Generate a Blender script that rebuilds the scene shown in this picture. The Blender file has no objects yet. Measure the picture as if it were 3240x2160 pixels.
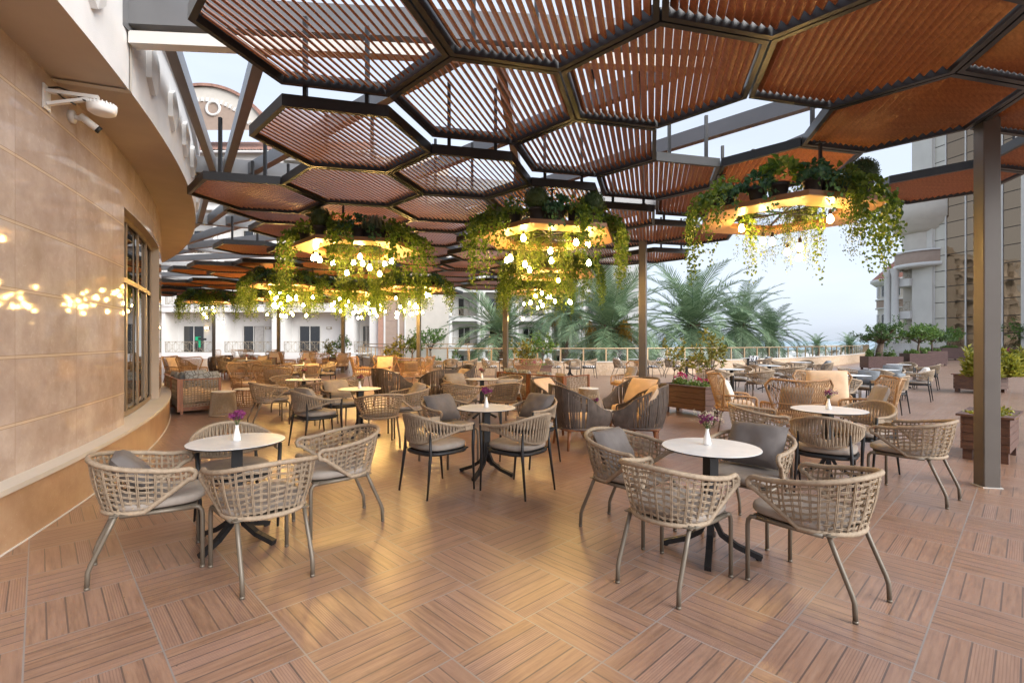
import bpy, math, random
from mathutils import Vector, Matrix
R = random.Random(7)
sin, cos, pi, rad = math.sin, math.cos, math.pi, math.radians
SC = bpy.context.scene
COL = SC.collection

# ------------------------------------------------------------------ mesh helper
class MB:
    def __init__(s): s.v = []; s.f = []; s.sm = []; s.mi = []; s.uv = None
    def add(s, vs, fs, smooth=False, mi=0):
        o = len(s.v); s.v.extend([tuple(p) for p in vs])
        for f in fs:
            s.f.append(tuple(i + o for i in f)); s.sm.append(smooth); s.mi.append(mi)
    def box(s, x0, x1, y0, y1, z0, z1, M=None, mi=0):
        vs = [Vector((x, y, z)) for z in (z0, z1) for y in (y0, y1) for x in (x0, x1)]
        if M is not None: vs = [M @ v for v in vs]
        s.add(vs, [(0, 2, 3, 1), (4, 5, 7, 6), (0, 1, 5, 4), (2, 6, 7, 3), (0, 4, 6, 2), (1, 3, 7, 5)], False, mi)
    def bar(s, a, b, w, h, up=(0, 0, 1), mi=0):
        """rectangular bar from a to b; w across, h along up"""
        a = Vector(a); b = Vector(b); d = (b - a); L = d.length; d.normalize()
        u = Vector(up); sd = d.cross(u)
        if sd.length < 1e-6: sd = d.cross(Vector((1, 0, 0)))
        sd.normalize(); u = sd.cross(d)
        vs = [p + sd * (i * w / 2) + u * (j * h / 2) for p in (a, b) for (i, j) in ((-1, -1), (1, -1), (1, 1), (-1, 1))]
        s.add(vs, [(0, 1, 2, 3), (7, 6, 5, 4), (0, 4, 5, 1), (1, 5, 6, 2), (2, 6, 7, 3), (3, 7, 4, 0)], False, mi)
    def tube(s, pts, r, n=6, closed=False, cap=True, mi=0, flat=1.0):
        pts = [Vector(p) for p in pts]; N = len(pts)
        rr = r if isinstance(r, (list, tuple)) else [r] * N
        t0 = (pts[1] - pts[0]).normalized()
        ref = Vector((0, 0, 1)) if abs(t0.z) < .9 else Vector((1, 0, 0))
        nx = t0.cross(ref).normalized(); vs = []
        for i, p in enumerate(pts):
            if closed: t = pts[(i + 1) % N] - pts[i - 1]
            elif i == 0: t = pts[1] - pts[0]
            elif i == N - 1: t = pts[-1] - pts[-2]
            else: t = pts[i + 1] - pts[i - 1]
            if t.length < 1e-9: t = t0
            t = t.normalized(); nx = nx - t * nx.dot(t)
            if nx.length < 1e-6: nx = t.orthogonal()
            nx.normalize(); ny = t.cross(nx)
            for k in range(n):
                a = 2 * pi * k / n
                vs.append(p + nx * (cos(a) * rr[i]) + ny * (sin(a) * rr[i] * flat))
        fs = []
        for i in range(N if closed else N - 1):
            j = (i + 1) % N
            for k in range(n):
                l = (k + 1) % n
                fs.append((i * n + k, i * n + l, j * n + l, j * n + k))
        if cap and not closed:
            fs.append(tuple(range(n - 1, -1, -1))); fs.append(tuple((N - 1) * n + k for k in range(n)))
        s.add(vs, fs, True, mi)
    def lathe(s, prof, n=16, c=(0, 0, 0), mi=0, cap=True):
        vs = [(c[0] + r * cos(2 * pi * k / n), c[1] + r * sin(2 * pi * k / n), c[2] + z) for r, z in prof for k in range(n)]
        fs = [(i * n + k, i * n + (k + 1) % n, (i + 1) * n + (k + 1) % n, (i + 1) * n + k) for i in range(len(prof) - 1) for k in range(n)]
        s.add(vs, fs, True, mi)
        if cap:
            m = len(prof) - 1
            s.add(vs[:n], [tuple(range(n - 1, -1, -1))], False, mi); s.add(vs[m * n:], [tuple(range(n))], False, mi)
    def prism(s, poly, z0, z1, M=None, mi=0):
        n = len(poly); vs = [Vector((x, y, z)) for z in (z0, z1) for x, y in poly]
        if M is not None: vs = [M @ v for v in vs]
        s.add(vs, [tuple(range(n - 1, -1, -1)), tuple(range(n, 2 * n))] + [(i, (i + 1) % n, n + (i + 1) % n, n + i) for i in range(n)], False, mi)
    def ring(s, P, Q, z0, z1, mi=0):
        """frame between outer polygon P and inner polygon Q"""
        n = len(P)
        vs = [(x, y, z) for z in (z0, z1) for pp in (P, Q) for x, y in pp]
        fs = []
        for i in range(n):
            j = (i + 1) % n
            fs += [(i, n + i, n + j, j), (2 * n + i, 2 * n + j, 3 * n + j, 3 * n + i), (i, j, 2 * n + j, 2 * n + i), (n + i, 3 * n + i, 3 * n + j, n + j)]
        s.add(vs, fs, False, mi)
    def grid(s, fn, nu, nv, cu=False, smooth=True, mi=0):
        vs = [fn(i / (nu if cu else nu - 1), j / (nv - 1)) for i in range(nu) for j in range(nv)]
        fs = []
        for i in range(nu if cu else nu - 1):
            a = (i + 1) % nu
            for j in range(nv - 1): fs.append((i * nv + j, a * nv + j, a * nv + j + 1, i * nv + j + 1))
        s.add(vs, fs, smooth, mi)
    def mesh(s, name, *mats):
        me = bpy.data.meshes.new(name); me.from_pydata(s.v, [], s.f)
        me.polygons.foreach_set('use_smooth', s.sm); me.polygons.foreach_set('material_index', s.mi)
        for m in mats: me.materials.append(m)
        me.update(); return me
    def build(s, name, mats, parent=None, loc=None, rot=None):
        if not isinstance(mats, (list, tuple)): mats = [mats]
        return link(name, s.mesh(name, *mats), parent, loc, rot)

def link(name, data, parent=None, loc=None, rot=None):
    o = bpy.data.objects.new(name, data); COL.objects.link(o)
    if parent is not None: o.parent = parent
    if loc is not None: o.location = loc
    if rot is not None: o.rotation_euler = rot
    return o
def tag(o, label, cat, group=None):
    o['label'] = label; o['category'] = cat
    if group: o['group'] = group
    return o
def thing(name, label, cat, loc=(0, 0, 0), rz=0, group=None):
    o = link(name, None, None, loc, (0, 0, rz)); o.empty_display_size = .1
    return tag(o, label, cat, group)
def setting(o, kind='structure'): o['kind'] = kind; return o
def kids(o): return [c for c in ALLKIDS.get(o.name, [])]
ALLKIDS = {}
def remember(o):
    """note a prototype's parts so copies need no scene search"""
    ALLKIDS[o.name] = [c for c in bpy.data.objects if c.parent == o]
    for c in ALLKIDS[o.name]: remember(c)
USED = set()
def copy_tree(o, parent=None):
    c = o.copy(); COL.objects.link(c)
    if parent is not None: c.parent = parent
    for ch in kids(o): copy_tree(ch, c)
    return c
def place(proto, loc, rz, label, group=None):
    """the first call moves the prototype, later ones copy it and its parts"""
    if proto.name in USED: c = copy_tree(proto)
    else:
        if proto.name not in ALLKIDS: remember(proto)
        USED.add(proto.name); c = proto
    c.location = loc; c.rotation_euler = (0, 0, rz); c['label'] = label
    if group: c['group'] = group
    elif 'group' in c: del c['group']
    return c

# ------------------------------------------------------------------ materials
def new_mat(name):
    m = bpy.data.materials.new(name); m.use_nodes = True
    nt = m.node_tree; b = nt.nodes['Principled BSDF']
    return m, nt, b
class N:
    """tiny node wiring helper"""
    def __init__(s, nt): s.nt = nt
    def n(s, t, **kw):
        nd = s.nt.nodes.new(t)
        for k, v in kw.items():
            if k in ('operation', 'blend_type', 'data_type', 'noise_dimensions', 'wave_type', 'bands_direction', 'feature', 'voronoi_dimensions', 'wave_profile', 'distance', 'color_mode'): setattr(nd, k, v)
        return nd
    def lk(s, a, b): s.nt.links.new(a, b)
    def val(s, sock, x):
        if hasattr(x, 'is_output') or isinstance(x, bpy.types.NodeSocket): s.lk(x, sock)
        else: sock.default_value = x
    def math(s, op, a, b=0.0, c=None):
        nd = s.n('ShaderNodeMath', operation=op); s.val(nd.inputs[0], a); s.val(nd.inputs[1], b)
        if c is not None: s.val(nd.inputs[2], c)
        return nd.outputs[0]
    def vec(s, op, a, b):
        nd = s.n('ShaderNodeVectorMath', operation=op); s.val(nd.inputs[0], a); s.val(nd.inputs[1], b); return nd.outputs
    def mix(s, f, a, b, mode='MIX'):
        nd = s.n('ShaderNodeMix', data_type='RGBA', blend_type=mode); s.val(nd.inputs[0], f); s.val(nd.inputs[6], a); s.val(nd.inputs[7], b); return nd.outputs[2]
    def noise(s, v, sc, det=3, rough=.5):
        nd = s.n('ShaderNodeTexNoise'); s.val(nd.inputs['Vector'], v); nd.inputs['Scale'].default_value = sc
        nd.inputs['Detail'].default_value = det; nd.inputs['Roughness'].default_value = rough; return nd.outputs
    def ramp(s, f, stops):
        nd = s.n('ShaderNodeValToRGB'); s.val(nd.inputs[0], f); el = nd.color_ramp.elements
        while len(el) < len(stops): el.new(.5)
        for e, (p, c) in zip(el, stops): e.position = p; e.color = (*c, 1) if len(c) == 3 else c
        return nd.outputs[0]
    def scale(s, v, sc):
        nd = s.n('ShaderNodeMapping'); s.val(nd.inputs[0], v); nd.inputs['Scale'].default_value = sc; return nd.outputs[0]
    def coord(s, k='Object'): return s.n('ShaderNodeTexCoord').outputs[k]
    def bump(s, h, st, b, dist=.01):
        nd = s.n('ShaderNodeBump'); nd.inputs['Strength'].default_value = st; nd.inputs['Distance'].default_value = dist; s.lk(h, nd.inputs['Height']); s.lk(nd.outputs[0], b.inputs['Normal'])

def c4(c): return (*c, 1)
def simple(name, col, rough=.6, metal=0, var=.12, sc=9, bump=0, bsc=60, spec=.5, stretch=None, coord='Object'):
    m, nt, b = new_mat(name); k = N(nt); co = k.coord(coord)
    if stretch: co = k.scale(co, stretch)
    ns = k.noise(co, sc, 4)[0]
    lo = tuple(x * (1 - var) for x in col); hi = tuple(min(1, x * (1 + var)) for x in col)
    k.lk(k.ramp(ns, [(.3, lo), (.7, hi)]), b.inputs['Base Color'])
    b.inputs['Roughness'].default_value = rough; b.inputs['Metallic'].default_value = metal
    b.inputs['Specular IOR Level'].default_value = spec
    if bump: k.bump(k.noise(co, bsc, 3)[0], bump, b, .004)
    return m
def wood(name, a, b_, rough=.45, sc=(2, 2, 30), grain=2.2, coord='Object'):
    m, nt, b = new_mat(name); k = N(nt); co = k.scale(k.coord(coord), sc)
    n1 = k.noise(co, grain, 5, .6)[0]
    k.lk(k.ramp(n1, [(.28, a), (.5, tuple((x + y) / 2 for x, y in zip(a, b_))), (.72, b_)]), b.inputs['Base Color'])
    b.inputs['Roughness'].default_value = rough; k.bump(n1, .15, b, .003)
    return m
def emit(name, col, st):
    m, nt, b = new_mat(name); b.inputs['Base Color'].default_value = c4(col)
    b.inputs['Emission Color'].default_value = c4(col); b.inputs['Emission Strength'].default_value = st
    return m
def leafmat(name, a, b_, trans=.35, rough=.5):
    m, nt, b = new_mat(name); k = N(nt)
    geo = k.n('ShaderNodeNewGeometry'); oi = k.n('ShaderNodeObjectInfo')
    f = k.math('FRACT', k.math('ADD', geo.outputs['Random Per Island'], oi.outputs['Random']))
    col = k.ramp(f, [(0, a), (1, b_)])
    k.lk(col, b.inputs['Base Color']); b.inputs['Roughness'].default_value = rough
    tr = k.n('ShaderNodeBsdfTranslucent'); k.lk(col, tr.inputs[0])
    mx = k.n('ShaderNodeMixShader'); mx.inputs[0].default_value = trans
    k.lk(b.outputs[0], mx.inputs[1]); k.lk(tr.outputs[0], mx.inputs[2])
    k.lk(mx.outputs[0], nt.nodes['Material Output'].inputs[0])
    return m

M = {}
M['rope'] = simple('rope_taupe', (.33, .258, .186), .75, 0, .18, 40, .5, 260)
M['wicker'] = simple('wicker_honey', (.36, .22, .115), .6, 0, .25, 30, .4, 200)
M['strap'] = simple('strap_grey_brown', (.115, .092, .08), .7, 0, .25, 12, .3, 200)
M['taupe_metal'] = simple('taupe_metal', (.16, .135, .105), .42, .2, .05)
M['black_metal'] = simple('charcoal_metal', (.022, .023, .026), .45, .3, .1)
M['fab_taupe'] = simple('fabric_taupe', (.30, .265, .235), .9, 0, .1, 14, .35, 500)
M['fab_dark'] = simple('fabric_dark_grey', (.15, .135, .13), .9, 0, .12, 14, .35, 500)
M['fab_blue'] = simple('fabric_slate', (.17, .19, .21), .9, 0, .12, 14, .35, 500)
M['fab_cream'] = simple('fabric_cream', (.62, .46, .32), .9, 0, .07, 10, .3, 500)
M['fab_white'] = simple('fabric_white', (.72, .69, .65), .9, 0, .05, 10, .3, 500)
M['teak'] = wood('teak_leg', (.16, .055, .022), (.30, .12, .05), .4, (12, 12, 2))
M['teak_light'] = wood('teak_arm', (.26, .12, .05), (.42, .22, .11), .45, (6, 6, 6))
M['slat'] = wood('slat_mahogany', (.20, .070, .028), (.41, .158, .062), .42, (1.2, 18, 18), 2.0)
M['planter_wood'] = wood('planter_wood', (.062, .033, .026), (.145, .076, .056), .55, (3, 3, 22), 1.6)
M['planter_dark'] = wood('planter_stained', (.065, .034, .032), (.125, .066, .058), .55, (3, 3, 22), 1.6)
M['shelf'] = wood('shelf_birch', (.46, .25, .09), (.62, .38, .16), .35, (3, 3, 3), 1.5)
M['shelf_edge'] = wood('shelf_edge_walnut', (.22, .10, .045), (.32, .16, .07), .4, (3, 3, 12), 1.5)
M['frame'] = simple('pergola_frame_anthracite', (.030, .031, .034), .38, .35, .1, 6)
M['beam'] = simple('beam_grey_steel', (.165, .165, .17), .36, .25, .07, 3, .05, 300)
M['post'] = simple('post_bronze_grey', (.125, .110, .098), .33, .35, .06, 4, .12, 240)
M['white_paint'] = simple('white_plaster', (.64, .63, .615), .75, 0, .04, 1.5)
M['cream_paint'] = simple('cream_plaster', (.56, .52, .465), .8, 0, .05, 1.5, .2, 40)
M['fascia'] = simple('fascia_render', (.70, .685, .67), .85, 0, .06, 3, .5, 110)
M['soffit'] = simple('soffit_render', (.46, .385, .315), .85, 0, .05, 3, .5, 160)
M['ceramic'] = simple('white_ceramic', (.86, .86, .85), .18, 0, .01)
M['plastic_white'] = simple('white_plastic', (.78, .78, .77), .4, 0, .02)
M['plastic_black'] = simple('black_plastic', (.02, .02, .02), .4, 0, .1)
M['pot'] = simple('pot_dark_plastic', (.035, .032, .032), .5, 0, .1)
M['soil'] = simple('soil', (.05, .032, .02), .95, 0, .4, 30, .6, 80)
M['bark'] = simple('bark', (.13, .095, .07), .9, 0, .4, 14, .8, 40)
M['stem'] = simple('stem_green', (.07, .12, .03), .7, 0, .2)
M['bronze_rail'] = simple('bronze_rail', (.42, .30, .18), .35, .4, .06, 4)
M['iron'] = simple('balcony_iron', (.34, .28, .20), .5, .3, .1)
M['roof_tile'] = simple('roof_tile', (.31, .17, .13), .8, 0, .3, 5, .4, 20)
M['tower_tile'] = simple('tower_roof_tile', (.30, .135, .10), .8, 0, .2, 2)
M['band_brick'] = simple('brick_band', (.40, .23, .17), .8, 0, .12, 6)
M['panel_brown'] = simple('panel_brown', (.34, .255, .205), .8, 0, .06, 3)
M['concrete'] = simple('pale_concrete', (.60, .585, .55), .8, 0, .05, 1, .2, 30)
M['curtain'] = simple('curtain_sheer', (.42, .40, .38), .9, 0, .15, 6)
M['hedge_ball'] = leafmat('boxwood_leaf', (.025, .055, .012), (.075, .125, .03), .15)
M['ivy'] = leafmat('ivy_leaf', (.06, .13, .02), (.21, .30, .04), .5, .42)
M['ivy_dark'] = leafmat('ivy_leaf_dark', (.032, .10, .045), (.085, .20, .085), .35, .42)
M['ivy_fine'] = leafmat('fine_trailing_leaf', (.06, .10, .018), (.15, .19, .035), .4, .5)
M['varieg'] = leafmat('variegated_leaf', (.10, .13, .07), (.28, .28, .17), .3)
M['tree_leaf'] = leafmat('tree_leaf', (.045, .11, .02), (.16, .27, .05), .35, .4)
M['tree_leaf_dark'] = leafmat('tree_leaf_dark', (.03, .075, .02), (.10, .18, .045), .3, .4)
M['yellow_leaf'] = leafmat('yellow_green_leaf', (.14, .17, .02), (.42, .38, .05), .35, .4)
M['sapling_leaf'] = leafmat('sapling_leaf', (.10, .13, .02), (.34, .30, .05), .35, .45)
M['bush_leaf'] = leafmat('bush_leaf', (.07, .14, .03), (.20, .30, .07), .35)
M['palm_leaf'] = leafmat('palm_leaf', (.10, .18, .09), (.26, .35, .20), .3, .5)
M['palm_dry'] = simple('palm_boot', (.15, .105, .075), .9, 0, .4, 12, .8, 30)
M['dates'] = leafmat('date_cluster', (.30, .17, .02), (.52, .33, .05), .2)
M['purple'] = leafmat('purple_petal', (.17, .02, .13), (.36, .06, .26), .3)
M['pink'] = leafmat('pink_petal', (.45, .01, .14), (.72, .05, .28), .3)
M['mauve'] = leafmat('mauve_petal', (.25, .05, .10), (.45, .12, .18), .3)
M['breath'] = leafmat('gypsophila', (.55, .48, .35), (.8, .74, .62), .3)
M['bulb'] = emit('lit_filament_bulb', (1, .60, .18), 74)
M['sconce'] = emit('lit_wall_lamp', (1, .66, .26), 14)
M['green_sign'] = emit('green_lit_sign', (.0, .30, .13), .06)

def glassy(name, tint, refl=.12, rough=.02):
    m, nt, b = new_mat(name); k = N(nt)
    t = k.n('ShaderNodeBsdfTransparent'); t.inputs[0].default_value = c4(tint)
    g = k.n('ShaderNodeBsdfGlossy'); g.inputs['Roughness'].default_value = rough
    fr = k.n('ShaderNodeFresnel'); fr.inputs[0].default_value = 1.45
    mx = k.n('ShaderNodeMixShader'); k.lk(k.math('ADD', fr.outputs[0], refl - .04), mx.inputs[0])
    k.lk(t.outputs[0], mx.inputs[1]); k.lk(g.outputs[0], mx.inputs[2]); k.lk(mx.outputs[0], nt.nodes['Material Output'].inputs[0])
    return m
M['rail_glass'] = glassy('railing_glass', (.90, .95, .95), .10)
m, nt, b = new_mat('dark_window_glass'); b.inputs['Base Color'].default_value = (.012, .012, .013, 1); b.inputs['Roughness'].default_value = .03; b.inputs['Specular IOR Level'].default_value = .9
M['window_glass'] = m
m, nt, b = new_mat('reflective_bronze_glass'); k = N(nt); co = k.coord()
nz = k.noise(co, .55, 2)[0]
b.inputs['Base Color'].default_value = (.20, .15, .105, 1); b.inputs['Metallic'].default_value = .95; b.inputs['Roughness'].default_value = .03
k.bump(nz, .22, b, .05); M['mirror_glass'] = m

M['spandrel'] = simple('pale_spandrel_glass', (.55, .53, .47), .12, 0, .05, 1)
# zebra cushion
m, nt, b = new_mat('fabric_zebra'); k = N(nt); co = k.coord()
sx = k.n('ShaderNodeSeparateXYZ'); k.lk(co, sx.inputs[0])
zz = k.math('ABSOLUTE', k.math('SUBTRACT', k.math('FRACT', k.math('MULTIPLY', sx.outputs[0], 6)), .5))
w = k.math('FRACT', k.math('ADD', k.math('MULTIPLY', sx.outputs[1], 14), k.math('MULTIPLY', zz, 2)))
k.lk(k.mix(k.math('GREATER_THAN', w, .5), (.75, .74, .72, 1), (.03, .035, .06, 1)), b.inputs['Base Color']); b.inputs['Roughness'].default_value = .9
M['zebra'] = m
# slate cushion with line pattern
m, nt, b = new_mat('fabric_slate_leaf_lines'); k = N(nt); co = k.coord()
vo = k.n('ShaderNodeTexVoronoi', feature='DISTANCE_TO_EDGE'); k.lk(co, vo.inputs['Vector']); vo.inputs['Scale'].default_value = 11
k.lk(k.ramp(vo.outputs[0], [(.03, (.10, .10, .10)), (.08, (.30, .33, .35))]), b.inputs['Base Color']); b.inputs['Roughness'].default_value = .9
M['fab_pattern'] = m
# table top laminate
m, nt, b = new_mat('laminate_grey_white'); k = N(nt); co = k.coord()
nz = k.noise(co, 5, 6, .7)[0]
k.lk(k.ramp(nz, [(.35, (.59, .60, .61)), (.65, (.70, .71, .72))]), b.inputs['Base Color']); b.inputs['Roughness'].default_value = .38
M['laminate'] = m

# deck of wood-look tiles (world-aligned grid, checkered plank direction)
TH, SA, SB, DX, DY = 0.7632, .4975, .4790, -.275, 2.985
m, nt, b = new_mat('wood_look_deck_tile'); k = N(nt); co = k.coord()
p = k.vec('SUBTRACT', co, (DX, DY, 0))[0]
ai = k.math('DIVIDE', k.vec('DOT_PRODUCT', p, (sin(TH), -cos(TH), 0))[1], SA)
bj = k.math('DIVIDE', k.vec('DOT_PRODUCT', p, (cos(TH), sin(TH), 0))[1], SB)
fa, fb = k.math('FRACT', ai), k.math('FRACT', bj)
ia, jb = k.math('FLOOR', ai), k.math('FLOOR', bj)
odd = k.math('FLOORED_MODULO', k.math('ADD', ia, jb), 2.0)
def sel(f, a, b_): return k.math('ADD', k.math('MULTIPLY', f, b_), k.math('MULTIPLY', k.math('SUBTRACT', 1.0, f), a))
ac = k.math('MULTIPLY', sel(odd, fa, fb), 6.0)     # across the planks
al = sel(odd, fb, fa)                              # along the planks
pid = k.math('FLOOR', ac); pf = k.math('FRACT', ac)
e1 = k.math('MINIMUM', k.math('MINIMUM', fa, k.math('SUBTRACT', 1.0, fa)), k.math('MINIMUM', fb, k.math('SUBTRACT', 1.0, fb)))
grout = k.math('LESS_THAN', e1, .0072)
groove = k.math('LESS_THAN', k.math('MINIMUM', pf, k.math('SUBTRACT', 1.0, pf)), .045)
cmb = k.n('ShaderNodeCombineXYZ'); k.lk(ia, cmb.inputs[0]); k.lk(jb, cmb.inputs[1]); k.lk(pid, cmb.inputs[2])
wn = k.n('ShaderNodeTexWhiteNoise'); k.lk(cmb.outputs[0], wn.inputs[0])
cm2 = k.n('ShaderNodeCombineXYZ'); k.lk(ia, cm2.inputs[0]); k.lk(jb, cm2.inputs[1])
wn2 = k.n('ShaderNodeTexWhiteNoise'); k.lk(cm2.outputs[0], wn2.inputs[0])
gc = k.n('ShaderNodeCombineXYZ'); k.lk(k.math('MULTIPLY', al, 1.1), gc.inputs[0]); k.lk(k.math('MULTIPLY', ac, 2.4), gc.inputs[1]); k.lk(k.math('MULTIPLY', wn2.outputs[0], 47.0), gc.inputs[2])
gr = k.noise(gc.outputs[0], 1.7, 6, .62)[0]
gc2 = k.n('ShaderNodeCombineXYZ'); k.lk(k.math('MULTIPLY', al, 6.0), gc2.inputs[0]); k.lk(k.math('MULTIPLY', ac, 26.0), gc2.inputs[1]); k.lk(wn.outputs[0], gc2.inputs[2])
gf = k.noise(gc2.outputs[0], 1.5, 3, .6)[0]
base = k.ramp(gr, [(.24, (.128, .070, .046)), (.40, (.238, .138, .091)), (.58, (.335, .205, .137)), (.8, (.41, .272, .193))])
base = k.mix(k.math('MULTIPLY', gf, .5), base, (.20, .115, .075, 1))
base = k.mix(k.math('MULTIPLY', wn.outputs[0], .34), base, (.40, .262, .225, 1))
rib = k.math('MULTIPLY', k.math('GREATER_THAN', wn.outputs[0], .66), k.math('GREATER_THAN', k.math('SINE', k.math('MULTIPLY', pf, 2 * pi * 7)), .35))
base = k.mix(k.math('MULTIPLY', rib, .28), base, (.12, .065, .045, 1))
base = k.mix(k.math('MULTIPLY', groove, .85), base, (.078, .06, .058, 1))
dirt = k.noise(co, 1.3, 4)[0]
base = k.mix(k.math('MULTIPLY', wn2.outputs[0], .26), base, (.20, .115, .075, 1))
smudge = k.ramp(k.noise(co, 3.1, 7, .72)[0], [(.52, (0, 0, 0)), (.74, (1, 1, 1))])
base = k.mix(k.math('MULTIPLY', smudge, .38), base, (.13, .08, .058, 1))
spk = k.n('ShaderNodeTexVoronoi'); k.lk(co, spk.inputs['Vector']); spk.inputs['Scale'].default_value = 5.5; spk.inputs['Randomness'].default_value = 1
base = k.mix(k.math('LESS_THAN', spk.outputs['Distance'], .022), base, (.05, .03, .022, 1))
gcol = k.mix(dirt, (.15, .135, .13, 1), (.36, .33, .315, 1))
base = k.mix(grout, base, gcol)
k.lk(base, b.inputs['Base Color'])
k.lk(k.math('ADD', k.math('MULTIPLY', dirt, .16), k.math('ADD', .27, k.math('MULTIPLY', rib, .12))), b.inputs['Roughness'])
b.inputs['Specular IOR Level'].default_value = .6; b.inputs['Coat Weight'].default_value = .22; b.inputs['Coat Roughness'].default_value = .28
hh = k.math('SUBTRACT', k.math('MULTIPLY', gr, .1), k.math('ADD', k.math('MULTIPLY', groove, .6), k.math('ADD', grout, k.math('MULTIPLY', rib, .25))))
k.bump(hh, .25, b, .003)
M['deck'] = m

# travertine cladding: u = metres along the wall, v = height
m, nt, b = new_mat('travertine_cladding'); k = N(nt); uv = k.n('ShaderNodeUVMap').outputs[0]
sx = k.n('ShaderNodeSeparateXYZ'); k.lk(uv, sx.inputs[0]); U, V = sx.outputs[0], sx.outputs[1]
fu = k.math('DIVIDE', k.math('SUBTRACT', U, .06), 1.03); fv = k.math('DIVIDE', k.math('SUBTRACT', V, .32), .514)
wx = k.n('ShaderNodeCombineXYZ'); k.lk(k.math('FLOOR', fu), wx.inputs[0]); k.lk(k.math('FLOOR', fv), wx.inputs[1])
wn = k.n('ShaderNodeTexWhiteNoise'); k.lk(wx.outputs[0], wn.inputs[0])
uvs = k.scale(uv, (1, 1, 1))
off = k.n('ShaderNodeVectorMath', operation='ADD'); k.lk(uvs, off.inputs[0]); sc_ = k.n('ShaderNodeVectorMath', operation='SCALE'); k.lk(wn.outputs[1], sc_.inputs[0]); sc_.inputs['Scale'].default_value = 30; k.lk(sc_.outputs[0], off.inputs[1])
big = k.noise(off.outputs[0], 2.2, 6, .65)[0]; fine = k.noise(off.outputs[0], 17, 7, .78)[0]
col = k.ramp(big, [(.32, (.40, .315, .262)), (.5, (.485, .40, .345)), (.66, (.57, .485, .43))])
med = k.noise(off.outputs[0], 6, 5, .7)[0]
col = k.mix(k.math('MULTIPLY', k.ramp(fine, [(.52, (0, 0, 0)), (.68, (1, 1, 1))]), k.math('MULTIPLY', k.ramp(med, [(.45, (0, 0, 0)), (.62, (1, 1, 1))]), .55)), col, (.72, .64, .58, 1))
col = k.mix(k.math('MULTIPLY', k.ramp(med, [(.35, (1, 1, 1)), (.5, (0, 0, 0))]), .14), col, (.27, .19, .145, 1))
col = k.mix(k.math('MULTIPLY', wn.outputs[0], .30), col, (.37, .275, .23, 1))
dv = k.math('ABSOLUTE', k.math('SUBTRACT', k.math('FRACT', k.math('ADD', fv, .5)), .5)); du = k.math('ABSOLUTE', k.math('SUBTRACT', k.math('FRACT', k.math('ADD', fu, .5)), .5))
jh = k.math('LESS_THAN', dv, .022); jv = k.math('LESS_THAN', du, .0022)
jn = k.math('MAXIMUM', jh, jv)
col = k.mix(k.math('MULTIPLY', jh, .75), col, (.60, .475, .345, 1)); jd = k.math('GREATER_THAN', k.math('ABSOLUTE', k.math('SUBTRACT', dv, .025)), .0045); col = k.mix(k.math('MULTIPLY', k.math('SUBTRACT', 1.0, jd), .6), col, (.22, .14, .08, 1)); col = k.mix(k.math('MULTIPLY', jv, .6), col, (.27, .18, .12, 1))  # pale joint bands; dark lines along their edges paint in a shadow line
k.lk(col, b.inputs['Base Color'])
k.lk(k.math('ADD', .035, k.math('MULTIPLY', fine, .03)), b.inputs['Roughness']); b.inputs['Specular IOR Level'].default_value = .13
k.bump(k.math('SUBTRACT', 1.0, jn), .4, b, .006)
M['travertine'] = m
m, nt, b = new_mat('travertine_plinth'); k = N(nt); uv = k.n('ShaderNodeUVMap').outputs[0]
big = k.noise(uv, 1.7, 7, .7)[0]; fine = k.noise(uv, 30, 6, .75)[0]
col = k.ramp(big, [(.3, (.32, .19, .115)), (.5, (.42, .275, .175)), (.7, (.50, .36, .25))])
col = k.mix(k.math('MULTIPLY', k.math('GREATER_THAN', fine, .62), .35), col, (.6, .5, .42, 1))
sx = k.n('ShaderNodeSeparateXYZ'); k.lk(uv, sx.inputs[0])
jv = k.math('LESS_THAN', k.math('ABSOLUTE', k.math('SUBTRACT', k.math('FRACT', k.math('DIVIDE', sx.outputs[0], 1.03)), .5)), .002)
col = k.mix(k.math('MULTIPLY', jv, .6), col, (.28, .18, .12, 1)); k.lk(col, b.inputs['Base Color']); b.inputs['Roughness'].default_value = .33
M['plinth'] = m
# rough stone for the low wall
m, nt, b = new_mat('split_stone'); k = N(nt); co = k.coord()
br = k.n('ShaderNodeTexBrick'); uv = k.n('ShaderNodeUVMap').outputs[0]; k.lk(uv, br.inputs['Vector']); br.inputs['Scale'].default_value = 1; br.inputs['Brick Width'].default_value = .3; br.inputs['Row Height'].default_value = .12; br.inputs['Mortar Size'].default_value = .006
br.inputs['Color1'].default_value = (.48, .345, .225, 1); br.inputs['Color2'].default_value = (.58, .44, .32, 1); br.inputs['Mortar'].default_value = (.42, .32, .24, 1)
nz = k.noise(co, 14, 5, .7)[0]
k.lk(k.mix(.5, br.outputs[0], k.ramp(nz, [(.35, (.36, .25, .16)), (.65, (.64, .52, .40))])), b.inputs['Base Color']); b.inputs['Roughness'].default_value = .9; k.bump(nz, .8, b, .03)
M['stone'] = m
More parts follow.
